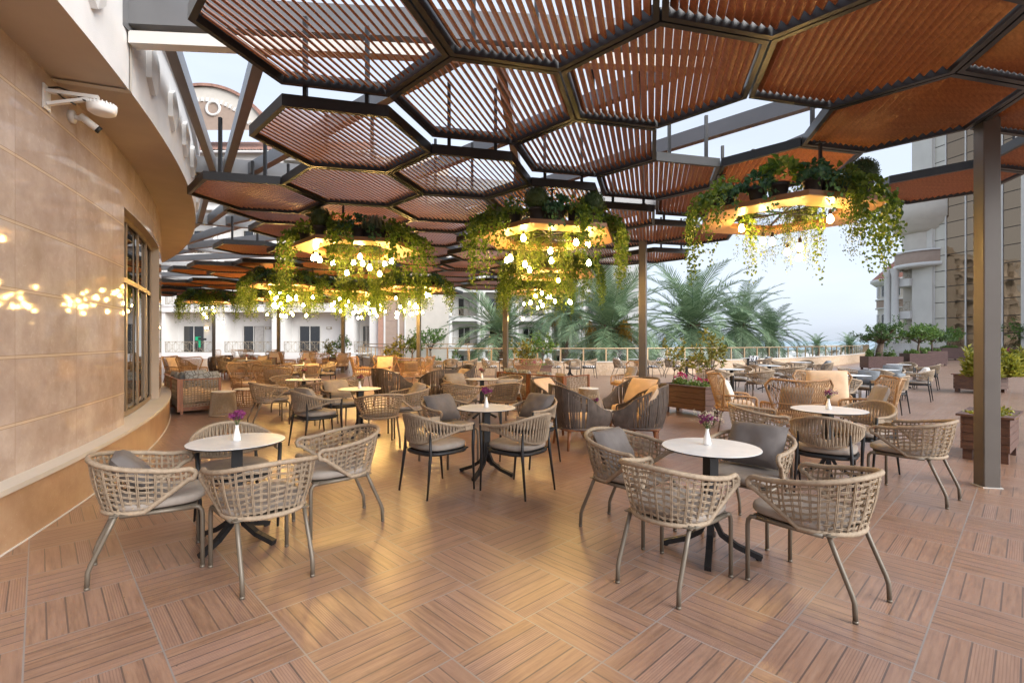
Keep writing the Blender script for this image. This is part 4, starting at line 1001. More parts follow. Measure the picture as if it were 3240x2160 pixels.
# ------------------------------------------------------------------ pot plants for the hanging planters (local +Y = outwards over the shelf edge)
UP = Vector((0, 0, 1))
def ivy_leaf(mb, p, d, nrm, L, mi=0):
    d = d.normalized(); s_ = d.cross(nrm)
    if s_.length < 1e-4: s_ = d.orthogonal()
    s_.normalize(); nn = s_.cross(d) * .18
    q = lambda u, v, w=0: p + s_ * (u * L) + d * (v * L) + nn * (w * L)
    mb.add([q(0, 0), q(-.42, .12, .8), q(-.36, .46, .7), q(0, 1), q(.36, .46, .7), q(.42, .12, .8)], [(0, 3, 2, 1), (0, 5, 4, 3)], False, mi)
def pot(mb, r=.105, h=.17):
    mb.lathe([(r * .72, 0), (r * .95, h * .78), (r * 1.06, h * .78), (r * 1.08, h), (r * .98, h), (r * .96, h * .9), (.01, h * .9)], 20)
def strand(mb, fn, rr, p0, out, drop, L, wild=.03, step=.027):
    """a trailing stem that leaves the pot, bends over the edge and hangs"""
    p = Vector(p0); d = Vector((out.x, out.y, .35)).normalized(); s_ = 0; w = rr.uniform(0, 6)
    while s_ < drop:
        s_ += step; t = min(1, s_ / .46); tgt = Vector((out.x * (1 - t) + .12 * sin(w + s_ * 4), out.y * (1 - t) + .12 * cos(w * 1.7 + s_ * 5), .3 - 1.6 * t))
        d = (d * .72 + tgt.normalized() * .28).normalized(); p = p + d * step
        taper = 1 - .45 * (s_ / drop)
        q = p + Vector((rr.gauss(0, wild), rr.gauss(0, wild), rr.gauss(0, .02)))
        ld = (Vector((rr.gauss(0, .6), rr.gauss(0, .6), -.8)) + d * .3 + Vector((out.x, out.y, 0)) * .3).normalized()
        fn(mb, q, ld, rdir(rr), L * rr.uniform(.65, 1.2) * taper)
def bush(mb, fn, rr, c, rx, rz, n, L, zmin=-.3):
    for _ in range(n):
        d = rdir(rr, zmin); f = rr.uniform(.35, 1) ** .6; p = c + Vector((d.x * rx * f, d.y * rx * f, d.z * rz * f))
        fn(mb, p, (d + rdir(rr) * .7 + Vector((0, 0, -.25))).normalized(), (d + rdir(rr) * .5), L * rr.uniform(.6, 1.25))
def ivy_plant(name, seed, mat, L, drop, ns, inward=False, spread=.34, nb=80):
    rr = random.Random(seed); t = thing(name, 'plant', 'potted plant')
    mb = MB(); pot(mb); mb.build('pot', M['pot'], t)
    mb = MB(); bush(mb, ivy_leaf, rr, Vector((0, 0, .21)), .165, .15, nb, L)
    clumps = [((pi / 2 if not inward else -pi / 2) + rr.gauss(0, spread), rr.uniform(-.16, .16), rr.uniform(.5, 1.1)) for _ in range(max(3, ns // 3))]
    for i in range(ns):
        a, x0, dr_ = clumps[i % len(clumps)]; a += rr.gauss(0, .10); out = Vector((cos(a), sin(a), 0))
        strand(mb, ivy_leaf, rr, Vector((x0 + rr.gauss(0, .025), rr.uniform(-.02, .04), .17)), out, drop * dr_ * rr.uniform(.7, 1.1), L * 1.15, .030)
    mb.build('foliage', mat, t); return t
def fine_plant(name, seed, inward):
    rr = random.Random(seed); t = thing(name, 'plant', 'potted plant'); mb = MB(); pot(mb, .09, .14); mb.build('pot', M['pot'], t); mb = MB()
    fn = lambda m_, p, d, nn, L: leaf_card(m_, p, d, nn, L, L * .55)
    bush(mb, fn, rr, Vector((0, 0, .17)), .14, .11, 150, .034)
    for i in range(18):
        a = (-pi / 2 if inward else pi / 2) + rr.gauss(0, .5); strand(mb, fn, rr, Vector((rr.uniform(-.1, .1), 0, .14)), Vector((cos(a), sin(a), 0)), rr.uniform(.55, 1.1), .040, .018, .010)
    mb.build('foliage', M['ivy_fine'], t); return t
def topiary(name):
    rr = random.Random(11); t = thing(name, 'plant', 'potted plant'); mb = MB(); pot(mb, .105, .18); mb.build('pot', M['pot'], t)
    mb = MB(); c = Vector((0, 0, .30))
    vs = MB()
    mb.lathe([(.003, .155), (.06, .165), (.11, .20), (.14, .25), (.15, .30), (.14, .35), (.11, .40), (.06, .437), (.003, .446)], 18)
    for _ in range(1500):
        d = rdir(rr); p = c + d * rr.uniform(.148, .168); leaf_card(mb, p, (d * .5 + rdir(rr)).normalized(), d, .020, .013)
    mb.build('leaf_ball', M['hedge_ball'], t); return t
def broad(name):
    rr = random.Random(12); t = thing(name, 'plant', 'potted plant'); mb = MB(); pot(mb, .10, .17); mb.build('pot', M['pot'], t); mb = MB()
    bush(mb, ivy_leaf, rr, Vector((0, 0, .27)), .20, .18, 110, .095, -.1); mb.build('foliage', M['ivy'], t); return t
def spider(name):
    rr = random.Random(13); t = thing(name, 'plant', 'potted plant'); mb = MB(); pot(mb, .10, .16); mb.build('pot', M['pot'], t); mb = MB()
    for _ in range(120):
        a = rr.uniform(0, 2 * pi); o = Vector((cos(a), sin(a), 0)); L = rr.uniform(.14, .26); h = rr.uniform(.05, .2); s_ = o.cross(UP) * .007
        P = [Vector((0, 0, .15)) + o * .03, Vector((0, 0, .17 + h)) + o * L * .5, Vector((0, 0, .15 + h * .8)) + o * L * .9, Vector((0, 0, .10 + h * .3)) + o * L]
        vs = []
        for p in P: vs += [p - s_, p + s_]
        mb.add(vs, [(2 * i, 2 * i + 1, 2 * i + 3, 2 * i + 2) for i in range(3)])
    mb.build('foliage', M['varieg'], t); return t
IVA = ivy_plant('trailing_ivy', 21, M['ivy'], .058, 1.15, 13)
IVB = ivy_plant('trailing_ivy', 22, M['ivy'], .062, 1.3, 14, spread=.45)
IVC = ivy_plant('trailing_ivy', 23, M['ivy_dark'], .066, .8, 10, spread=.45, nb=100)
IVI = ivy_plant('trailing_ivy', 24, M['ivy'], .052, 1.25, 13, True, .5, 60)
FNI = fine_plant('fine_trailing_plant', 25, True); FNO = fine_plant('fine_trailing_plant', 26, False)
TOP = topiary('boxwood_ball'); BRD = broad('broad_leaf_plant'); SPI = spider('spider_plant')
# ------------------------------------------------------------------ hanging planters with lamps
CA, CW = 1.06, .40        # ring edge length, board width
hp_o, hp_i = hexa(CA), hexa(CA - CW)
sb = MB()
sb.ring(hp_o, hp_i, 0, .012); she = sb.mesh('shelf', M['shelf'])
sb = MB(); sb.ring(hexa(CA + .002), hexa(CA - CW - .002), .0125, .062); she2 = sb.mesh('shelf_edge', M['shelf_edge'])
bm = MB(); bm.lathe([(.003, -.048), (.018, -.045), (.030, -.034), (.036, -.014), (.034, .004), (.026, .024), (.016, .042), (.014, .05)], 14); bme = bm.mesh('bulb', M['bulb'])
sk = MB(); sk.lathe([(.018, .045), (.02, .05), (.02, .10), (.006, .112)], 12); ske = sk.mesh('socket', M['black_metal'])
def hanging_planter(x, y, z, top, label, nb, seed, lay, words):
    rr = random.Random(seed)
    t = thing('hanging_planter', label, 'hanging planter', (x, y, z), 0, 'lit hexagonal hanging planters')
    link('shelf', she, t); link('shelf_edge', she2, t)
    for k_ in (3, 4, 5, 0, 1, 2):
        v = Vector((*hexa(CA - CW * .62)[k_], 0)); v2 = v.lerp(Vector((*hexa(CA - CW * .62)[(k_ + 1) % 6], 0)), .3)
        if k_ % 2: continue
        mb = MB(); mb.box(-.014, .014, -.014, .014, .06, top - z); mb.box(-.05, .05, -.025, .025, top - z - .012, top - z); mb.build('hanger_rod', M['frame'], t, v2)
    mb = MB()
    hi = hexa(CA - CW + .02)
    for k_ in range(3): mb.bar(Vector((*hi[k_], .075)), Vector((*hi[k_ + 3], .075)), .025, .02)
    mb.build('lamp_bar', M['frame'], t)
    for i in range(nb):
        a = 2 * pi * i / nb + rr.uniform(-.3, .3); r_ = rr.uniform(.25, .78) if i else .05
        zz = -rr.uniform(.08, .46 if y < 9 else .8); p = Vector((r_ * cos(a), r_ * sin(a), zz))
        b_ = link('pendant_bulb', bme, t, p); link('socket', ske, b_)
        mb = MB(); mb.tube([(0, 0, .11), (0, 0, .07 - zz)], .003, 4); mb.build('cord', M['plastic_black'], b_)
    # plants round the ring
    for (s_, pr, off, lb) in lay:
        k_ = int(s_) % 6; f = s_ - int(s_); ctr = CA - CW * .5
        p = Vector((*hexa(ctr)[k_], 0)).lerp(Vector((*hexa(ctr)[(k_ + 1) % 6], 0)), f)
        nrm = HT + rad(60 + 60 * k_)
        if f < .12: nrm -= rad(30)
        o = place(pr, (x + p.x + off * cos(nrm), y + p.y + off * sin(nrm), z + .063), nrm - pi / 2 + rr.uniform(-.15, .15), lb.format(words), 'pot plants on the hanging planters')
# edges: 3 = towards the camera (vertex 3 -> 4 is the wall-side near edge, 4 -> 5 the near edge, 5 -> 0 the deck side)
def layout(nearest):
    L = [(3.15, IVB, .02, 'ivy trailing at the wall-side corner of {}'), (3.62, IVA, .02, 'ivy hanging low on the wall-side near edge of {}'), (4.05, TOP, .0, 'clipped boxwood ball at the near corner of {}'),
         (4.38, IVC, .02, 'bushy ivy in the middle of the near edge of {}'), (4.66, IVB, .02, 'dark ivy beside the boxwood on the near edge of {}'), (4.97, TOP, .0, 'clipped boxwood ball at the deck-side corner of {}'),
         (5.45, IVA, .02, 'ivy trailing over the deck-side edge of {}'), (0.0, IVB, .0, 'ivy at the far deck-side corner of {}'), (0.5, FNI, -.04, 'fine trailing plant inside the far deck edge of {}'),
         (1.3, FNI, -.04, 'fine trailing plant on the far edge of {}'), (1.7, IVI, -.04, 'ivy hanging into the ring from the far edge of {}'), (2.4, FNI, -.04, 'fine trailing plant inside the wall edge of {}'), (2.8, IVA, .02, 'ivy on the far wall-side edge of {}'),
         (4.2, FNI, -.05, 'fine trailing plant hanging inside the near edge of {}'), (5.2, IVI, -.05, 'ivy hanging inside the deck edge of {}'), (3.4, FNI, -.06, 'fine trailing plant inside the wall-side near edge of {}')]
    return L
LA = layout(True)
LB = [(3.05, IVA, .02, 'ivy trailing at the wall-side corner of {}'), (3.45, IVC, .0, 'ivy mound on the wall-side edge of {}'), (3.72, BRD, .0, 'broad-leaved pot plant on {}'), (4.12, IVC, .02, 'ivy mound at the near edge of {}'), (4.34, FNO, .02, 'fine trailing plant over the near edge of {}'), (4.55, IVB, .02, 'dense ivy in the middle of the near edge of {}'),
      (4.93, TOP, .0, 'clipped boxwood ball on {}'), (5.35, IVB, .02, 'ivy hanging low at the deck-side end of {}'), (5.85, IVA, .02, 'ivy at the outer end of {}'), (0.5, FNI, -.04, 'fine trailing plant inside the far deck edge of {}'), (1.5, FNI, -.04, 'fine trailing plant on the far edge of {}'), (2.4, IVI, -.04, 'ivy hanging inside the wall edge of {}'), (2.75, IVA, .02, 'long ivy on the far wall-side edge of {}'), (4.3, FNI, -.06, 'fine trailing plant inside the near edge of {}'), (4.75, IVI, -.06, 'ivy hanging inside the near edge of {}')]
LC = [(2.6, TOP, 0, 'clipped boxwood ball at the wall end of {}'), (2.85, IVB, .02, 'ivy falling from the wall end of {}'), (3.25, IVA, .02, 'long ivy at the wall-side corner of {}'), (3.85, TOP, 0, 'clipped boxwood ball on the near wall-side corner of {}'), (4.25, IVB, .02, 'dark ivy on the near edge of {}'), (4.55, IVC, .02, 'bushy ivy on the near edge of {}'), (4.85, SPI, 0, 'variegated spider plant on {}'), (5.1, IVB, .02, 'ivy at the near deck-side corner of {}'), (5.5, IVA, .02, 'long ivy on the deck-side edge of {}'), (5.9, IVA, .02, 'ivy at the far deck-side corner of {}'),
      (0.5, FNI, -.04, 'fine trailing plant inside the far deck edge of {}'), (1.3, FNI, -.04, 'fine trailing plant on the far edge of {}'), (1.7, IVI, -.04, 'ivy inside the far edge of {}'), (2.3, FNI, -.04, 'fine trailing plant inside the wall edge of {}'), (4.1, FNI, -.06, 'fine trailing plant inside the near edge of {}'), (4.7, FNI, -.06, 'fine trailing vine inside the near edge of {}'), (5.3, IVI, -.05, 'ivy inside the deck edge of {}')]
LF = [(2.6, IVA, .02, 'ivy at the far wall end of {}'), (2.9, IVB, .02, 'ivy at the wall end of {}'), (3.15, IVA, .02, 'long ivy at the wall-side corner of {}'), (3.4, IVB, .02, 'ivy on the wall-side near edge of {}'), (3.75, TOP, 0, 'boxwood ball on {}'), (3.98, IVA, .02, 'ivy at the near corner of {}'), (4.2, IVC, .02, 'ivy mound on {}'), (4.4, IVA, .02, 'long ivy on the near edge of {}'), (4.7, IVB, .02, 'dark ivy on the near edge of {}'), (4.95, IVA, .02, 'long ivy at the deck-side corner of {}'), (5.2, IVC, .02, 'ivy mound at the deck end of {}'), (5.45, IVB, .02, 'ivy hanging low at the deck end of {}'), (5.75, IVA, .02, 'ivy hanging at the deck end of {}'), (0.5, FNI, -.04, 'fine trailing plant inside {}'), (1.5, IVI, -.04, 'ivy hanging inside {}'), (4.3, FNI, -.06, 'fine trailing plant inside the near edge of {}'), (4.6, IVI, -.06, 'ivy hanging inside the near edge of {}'), (3.5, IVI, -.06, 'ivy hanging inside the wall edge of {}'), (5.3, FNI, -.06, 'fine trailing plant inside the deck edge of {}')]
HPS = [(3.40, 6.2, 3.0, 3.67, 'lit hanging planter over the open deck, against the sky', 7, LB, 'the planter against the sky'),
       (.52, 7.35, 2.98, 3.50, 'lit hanging planter in the middle, two boxwood balls on its near corners', 10, LA, 'the middle planter'),
       (-2.60, 8.30, 2.98, 3.60, 'lit hanging planter with boxwood and spider plant, over the golden-lit tables', 12, LC, 'the planter over the golden-lit tables'),
       (.95, 11.5, 2.98, 3.6, 'lit hanging planter seen below and behind the middle one', 8, LF, 'the planter behind the middle one'),
       (.75, 15.4, 2.98, 3.6, 'small-looking lit hanging planter farthest behind the middle one', 7, LF, 'the farthest planter of the middle row'),
       (-2.9, 14.6, 2.98, 3.6, 'lit hanging planter ending beside the hotel balcony, before the railing bend', 18, LF, 'the planter before the railing bend'),
       (-6.4, 14.0, 2.98, 3.6, 'lit hanging planter, largest of the far row', 18, LF, 'the large planter of the far row'),
       (-4.9, 17.4, 2.98, 3.6, 'lit hanging planter half hidden in the middle of the far row', 18, LF, 'the half hidden planter of the far row'),
       (-11.9, 19.6, 2.98, 3.6, 'farthest lit hanging planter, nearest the curved wall', 9, LF, 'the farthest planter'),
       (-5.3, 15.7, 2.98, 3.6, 'lit hanging planter directly behind the one over the golden-lit tables', 12, LF, 'the planter behind the golden-lit one'),
       (-8.6, 18.4, 2.98, 3.6, 'lit hanging planter next to the farthest one', 9, LF, 'the planter next to the farthest one')]
for i, (x, y, z, tp, lb, nbulb, lay, w_) in enumerate(HPS): hanging_planter(x, y, z, tp, lb, nbulb, 40 + i, lay, w_)

# ------------------------------------------------------------------ planter boxes
def planter_box(name, label, c, ang, L, D, H, mat, leg=.07, cap=True, group='wooden planter boxes'):
    t = thing(name, label, 'planter box', (*c, .001), ang, group)
    nb_ = max(3, round((H - leg) / .105)); bh = (H - leg) / nb_
    mb = MB()
    for i in range(nb_):
        z0, z1 = leg + i * bh + .003, leg + (i + 1) * bh - .003
        mb.box(-L / 2, L / 2, -D / 2, -D / 2 + .025, z0, z1); mb.box(-L / 2, L / 2, D / 2 - .025, D / 2, z0, z1)
        mb.box(-L / 2 + .002, -L / 2 + .025, -D / 2 + .026, D / 2 - .026, z0, z1); mb.box(L / 2 - .025, L / 2 - .002, -D / 2 + .026, D / 2 - .026, z0, z1)
    mb.box(-L / 2 + .03, L / 2 - .03, -D / 2 + .03, D / 2 - .03, leg + .01, H - .06, mi=1)
    mb.build('boards', [mat, M['soil']], t)
    if cap:
        mb = MB(); P = [(-L / 2 - .04, -D / 2 - .04), (L / 2 + .04, -D / 2 - .04), (L / 2 + .04, D / 2 + .04), (-L / 2 - .04, D / 2 + .04)]; Q = [(x * (1 - .17 / L), y * (1 - .17 / D)) for x, y in P]
        mb.ring(P, Q, H, H + .025); mb.build('cap_frame', mat, t)
    for sx in (-1, 1):
        for sy in (-1, 1): mb = MB(); mb.box(sx * (L / 2 - .08) - .045, sx * (L / 2 - .08) + .045, sy * (D / 2 - .06) - .045, sy * (D / 2 - .06) + .045, 0, leg + .008); mb.build('leg', mat, t)
    return t
def tree(name, label, cat, loc, H, spread, trunk_h, mat, seed, n, L, r0=.03, group=None, forks=5, shape=1.0, lean=(0, 0), per=9):
    rr = random.Random(seed); t = thing(name, label, cat, loc, 0, group); tr = MB(); cr = MB(); tips = []
    top = Vector((lean[0], lean[1], trunk_h)); tr.tube([(0, 0, -.05), (top * .5) + Vector((rr.gauss(0, .02), rr.gauss(0, .02), 0)) * H, top], [r0 * 1.25, r0, r0 * .85], 8)
    for i in range(forks):
        a = 2 * pi * i / forks + rr.uniform(-.4, .4); el = rr.uniform(.15, 1.1); d = Vector((cos(a) * cos(el) * spread, sin(a) * cos(el) * spread, sin(el) * (H - trunk_h) * shape * rr.uniform(.6, 1)))
        mid = top + d * .5 + Vector((0, 0, .06 * H)); end = top + d
        tr.tube([top, mid, end], [r0 * .6, r0 * .38, r0 * .15], 6)
        tips.append((mid, .55)); tips.append((end, 1.0))
        for _ in range(4):
            e2 = mid.lerp(end, rr.uniform(.0, 1)) + Vector((rr.gauss(0, .32) * spread, rr.gauss(0, .32) * spread, rr.uniform(-.1, .35) * (H - trunk_h))); tr.tube([mid.lerp(end, rr.uniform(.1, .8)), e2], [r0 * .22, r0 * .06], 4); tips.append((e2, .8))
    cr_r = .24 * spread + .06 * H
    per_tip = max(1, n // len(tips) // per)
    for p, w in tips:
        for _ in range(per_tip):
            c = p + rdir(rr) * cr_r * rr.uniform(.1, 1.0); ax = (rdir(rr, -.2) + (c - top).normalized() * .7).normalized()
            for q_ in range(per):
                f = q_ / per; leaf_card(cr, c + ax * (f * L * 1.6) + rdir(rr) * L * .12, (ax * .45 + rdir(rr) * .9).normalized(), rdir(rr), L * rr.uniform(.6, 1.15), L * .45)
    tr.build('trunk', M['bark'], t); cr.build('crown', mat, t); return t
def low_plants(name, label, loc, ang, L, D, H, mats, seed, n, leaf, flowers=None, nf=0, fl=.05):
    rr = random.Random(seed); t = thing(name, label, 'plant', loc, ang); mb = MB(); fm_ = MB(); cl = [(rr.uniform(-L / 2, L / 2), rr.uniform(-D / 2, D / 2), rr.uniform(.5, 1)) for _ in range(max(3, int(L * 9)))]
    for _ in range(n):
        cx_, cy_, h = rr.choice(cl); d = rdir(rr, 0); p = Vector((cx_, cy_, 0)) + Vector((d.x * .13, d.y * .13, d.z * H * h)) * rr.uniform(.3, 1)
        leaf_card(mb, p, (rdir(rr, -.1) + d * .6).normalized(), d + rdir(rr) * .4, leaf * rr.uniform(.6, 1.2), leaf * (.7 if leaf < .12 else .34))
    for _ in range(nf):
        cx_, cy_, h = rr.choice(cl); c = Vector((cx_ + rr.gauss(0, .05), cy_ + rr.gauss(0, .05), H * h * rr.uniform(.95, 1.5)))
        for _ in range(14): d = rdir(rr, -.3); leaf_card(fm_, c + d * fl * .4, (d + rdir(rr) * .5).normalized(), d, fl * .5, fl * .45)
    mb.build('foliage', mats, t)
    if nf: fm_.build('flowers', M[flowers], t)
    return t
# flower planter behind the dark lounge chairs
A = math.atan2(-.95, .55)
planter_box('planter_box', 'brown slatted planter box with geraniums and two saplings', (3.62, 10.0), rad(-61), 1.12, .50, .57, M['planter_wood'], leg=.12)
low_plants('geranium', 'pink geraniums filling the brown planter box', (3.62, 10.0, .52), rad(-61), .95, .36, .20, M['bush_leaf'], 3, 900, .06, 'pink', 9, .075)
tree('sapling', 'thin sapling at the far end of the geranium box', 'small tree', (3.42, 10.42, .5), .95, .26, .34, M['sapling_leaf'], 5, 620, .085, .011, 'saplings in the geranium box', 6, .9)
tree('sapling', 'taller yellow-green sapling at the near end of the geranium box', 'small tree', (3.92, 9.72, .5), 1.22, .30, .36, M['sapling_leaf'], 6, 900, .085, .012, 'saplings in the geranium box', 7, 1.0)
# big planter by the nearest post, and the boxed shrub beyond
planter_box('planter_box', 'dark brown planter box at the foot of the nearest post', (6.10, 6.31), rad(39.6), .90, .44, .54, M['planter_wood'], leg=.13)
low_plants('succulent', 'yellowing succulents in the planter box by the nearest post', (6.10, 6.31, .52), rad(39.6), .7, .28, .10, M['yellow_leaf'], 8, 500, .05)
planter_box('planter_box', 'weathered planter box behind the nearest post holding a yellow shrub', (13.5, 14.25), rad(16), 1.25, .6, .5, M['planter_wood'], leg=.10)
low_plants('yellow_shrub', 'big yellow-green leafed shrub behind the nearest post', (13.75, 14.2, .48), rad(16), 2.1, .9, .9, M['yellow_leaf'], 9, 3400, .2, 'pink', 3, .1)
# four tree boxes in a row
TBX = [(18.95, 25.4, 1.55, .95, .70, -12, 'largest dark tree box, nearest the railing', 1.95, .85, 'tree_leaf_dark', .15), (20.55, 25.1, 1.12, .95, .85, -12, 'dark tree box behind the open-deck tables', 1.6, .95, 'tree_leaf', .05),
       (25.35, 30.0, 1.3, 1.0, .88, -12, 'third dark tree box, raised on white blocks', 1.65, .8, 'tree_leaf_dark', .05), (34.3, 38.8, 1.6, 1.1, .95, -10, 'farthest dark tree box before the bronze glass', 1.7, 1.0, 'tree_leaf', .05)]
for i, (x, y, L, D, H, an, lb, th, sp, mt, r0) in enumerate(TBX):
    planter_box('tree_box', lb, (x, y), rad(an), L, D, H, M['planter_dark'], leg=.1, cap=False, group='dark wooden tree boxes')
    tree('box_tree', f'small green tree growing in the {lb}', 'small tree', (x + (.1 if i else -.1), y, H - .1), th, sp, .75 if i == 0 else .62, M[mt], 60 + i, 2600, .13, r0, 'trees in the dark boxes', 8, .95, (.12, 0) if i == 0 else (0, 0))
    low_plants('box_shrub', f'low green undergrowth in the {lb}', (x, y, H - .08), rad(an), L * .8, D * .6, .5 if i == 0 else .34, M['bush_leaf'], 70 + i, 1500, .08)
tree('box_tree', 'grey-green tree at the picture edge before the pale wall', 'small tree', (42.5, 40.5, .6), 3.0, 1.4, .9, M['tree_leaf'], 66, 1500, .2, .06, 'trees in the dark boxes', 7)
planter_box('tree_box', 'pale brown tree box at the picture edge', (42.5, 40.5), 0, 3, 1.4, .9, M['planter_wood'], leg=.1, cap=False, group='dark wooden tree boxes')
# small planters along the railing
for i, (x, y, lb1, lb2, fl) in enumerate([(.75, 17.4, 'planter box with red flowers before the fruiting palm', 'twin small trees with red flowers before the fruiting palm', 'pink'), (-4.3, 19.6, 'planter box at the fourth post with magenta flowers', 'small orange trees beside the fourth post', 'pink'), (-9.0, 25.2, 'planter box beside the post with the black base', 'round yellow-green shrub beside the post with the black base', 'pink')]):
    planter_box('planter_box', lb1, (x, y), rad(8), 1.2, .5, .6, M['planter_wood'], leg=.1)
    for s_ in (-.32, .35): tree('small_tree', lb2 + (', bushier one' if s_ < 0 else ', taller one'), 'small tree', (x + s_, y, .5), 1.25 if s_ > 0 else 1.05, .34, .45 if s_ > 0 else .1, M['sapling_leaf' if s_ < 0 else 'tree_leaf'], 80 + 2 * i + (s_ > 0), 900, .11, .014, 'small trees in the railing planters', 6)
    low_plants('geranium', 'flowers in the ' + lb1, (x, y, .55), rad(8), 1.0, .3, .18, M['bush_leaf'], 90 + i, 400, .06, fl, 8, .08)
# ------------------------------------------------------------------ hotel blocks
def railing_mesh(L, h=.92):
    mb = MB(); mb.bar((0, 0, h), (L, 0, h), .05, .04); mb.bar((0, 0, .06), (L, 0, .06), .04, .03)
    n = max(1, round(L / .62)); pw_ = L / n
    for i in range(n + 1): mb.bar((pw_ * i if 0 < i < n else (.02 if i == 0 else L - .02), 0, .06), (pw_ * i if 0 < i < n else (.02 if i == 0 else L - .02), 0, h), .018, .018)
    for i in range(n):
        c = pw_ * (i + .5)
        for w in (.10, .21, .31):
            w2 = min(w, pw_ / 2)
            for s_ in (-1, 1): mb.tube([(c + s_ * w2 * sin(pi * f), 0, .06 + (h - .06) * f) for f in (0, .12, .27, .42, .58, .73, .88, 1)], .010, 3, cap=False)
    return mb
def hotel(name, label, org, rz, floors, bays, x0, x1, recess, lit=(), paint='white_paint', columns=False, topz=None, door=1.9, lampset=True, balc0=True):
    t = thing(name, label, 'hotel building', org, rz)
    wall = MB(); D = 9.0
    zs = list(floors) + [topz]
    for fi, z in enumerate(floors):
        zt = zs[fi + 1]; bd = .62
        wall.box(x0, x1, -.12, 0.0, zt - bd, zt - .02)                    # fascia band
        wall.box(x0, x1, -.18, -.121, zt - .14, zt - .03)
        wall.box(x0, x1, 0.001, recess, zt - .22, zt - .021)              # balcony ceiling / slab
        pv = x0
        for (a, b_) in bays:
            if a > pv: wall.box(pv, a, 0.002, recess, z, zt - .221)
            pv = b_
        if x1 > pv: wall.box(pv, x1, 0.002, recess, z, zt - .221)
        wall.box(x0, x1, recess + .001, recess + .3, z - .2, zt - .021)
        wall.box(x0, x1, -.10, recess, z - .34 if fi == 0 else z - .019, z)
    if floors[0] > 0: wall.box(x0, x1, -.08, .2, -.2, floors[0] - .341)
    wall.box(x0, x1, recess + .301, D, floors[0] - 6, topz)
    wall.build('wall', M[paint], t)
    for fi, z in enumerate(floors):
        zt = zs[fi + 1]
        for bi, (a, b_) in enumerate(bays):
            railing_mesh(b_ - a - .04).build('balcony_railing', M['iron'], t, (a + .02, .06, z + .002))
            w = min(door, (b_ - a) * .5); dx = a + (b_ - a) * (.12 if bi % 2 else .18); h = min(2.35, zt - z - .7)
            fr = MB(); y = recess - .05
            for (u0, u1, v0, v1) in ((0, .07, 0, h), (w - .07, w, 0, h), (.071, w - .071, h - .07, h), (w / 2 - .035, w / 2 + .035, 0, h - .071)): fr.box(dx + u0, dx + u1, y - .05, y + .05, z + v0, z + v1)
            f = fr.build('glass_door', M['concrete'], t)
            pn = MB(); pn.box(dx + .07, dx + w / 2 - .036, y - .012, y + .005, z + .01, z + h - .071); pn.box(dx + w / 2 + .036, dx + w - .07, y - .018, y - .002, z + .01, z + h - .071); pn.build('pane', M['window_glass'], f)
            if (bi + fi) % 2 == 0:
                cu = MB()
                P = [(dx + w * .55 + w * .4 * i / 24, y - .055 - .02 * (i % 2)) for i in range(25)]
                cu.add([(px, py, z + .04) for px, py in P] + [(px, py, z + h - .1) for px, py in P], [(i, i + 1, 26 + i, 25 + i) for i in range(24)]); cu.build('curtain', M['curtain'], f)
            if lampset:
                lx = a + (b_ - a) * (.62 if bi % 2 else .72); lm = MB(); lm.box(lx - .22, lx + .22, recess - .08, recess - .001, z + 2.02, z + 2.24); la = lm.build('wall_lamp', M['iron'], t)
                lm = MB(); lm.box(lx - .13, lx + .13, recess - .13, recess - .081, z + 2.05, z + 2.21); lm.build('shade', M['sconce'] if (fi, bi) in lit else M['concrete'], la)
            if columns and fi > 0:
                for cx_ in (a - .25, b_ + .25):
                    cm = MB(); hh = zt - .62 - z; cm.lathe([(.30, 0), (.30, .12), (.24, .2), (.22, hh - .3), (.27, hh - .25), (.27, hh - .2), (.31, hh - .05), (.31, hh)], 16, (cx_, -.10, z)); cm.build('column', M['white_paint'], t)
    return t
sx = lambda px, d: (px - 1620) / 1565 * d
HB = [(-35.0, -30.3), (-29.5, -25.35), (-24.45, -20.4), (-19.4, -14.15), (-13.45, -12.1)]
h1 = hotel('hotel_block', 'white hotel block with ironwork balconies behind the far seating', (0, 42, 0), 0, [.5, 4.55, 8.9, 13.2], HB, -36, -11.3, 1.7, lit=((0, 1),), topz=17.4, columns=True)
mb = MB(); 
for (a, b_, mt) in (): pass
def strip(a, b_, y0, z0, z1, mat, nm): 
    m_ = MB(); m_.box(a, b_, y0, y0 + .5, z0, z1); m_.build(nm, mat, h1)
strip(-11.29, -10.82, -.3, -.1, 17, M['stone'] if False else M['band_brick'], 'brick_strip')
strip(-10.81, -10.68, -.35, -.1, 17, M['white_paint'], 'white_strip')
pm_ = MB()
for i in range(26): pm_.box(-10.67, -9.64, -.28, .2, -.1 + i * .66, -.1 + i * .66 + .645)
pm_.build('brown_panels', M['panel_brown'], h1)
strip(-9.63, -9.50, -.35, -.1, 17, M['white_paint'], 'white_strip'); strip(-9.49, -9.07, -.28, -.1, 17, M['panel_brown'], 'brown_panels'); strip(-9.06, -8.95, -.35, -.1, 17, M['white_paint'], 'white_strip')
strip(-8.94, -5.4, -.2, -4.3, 17, M['cream_paint'], 'end_wall')
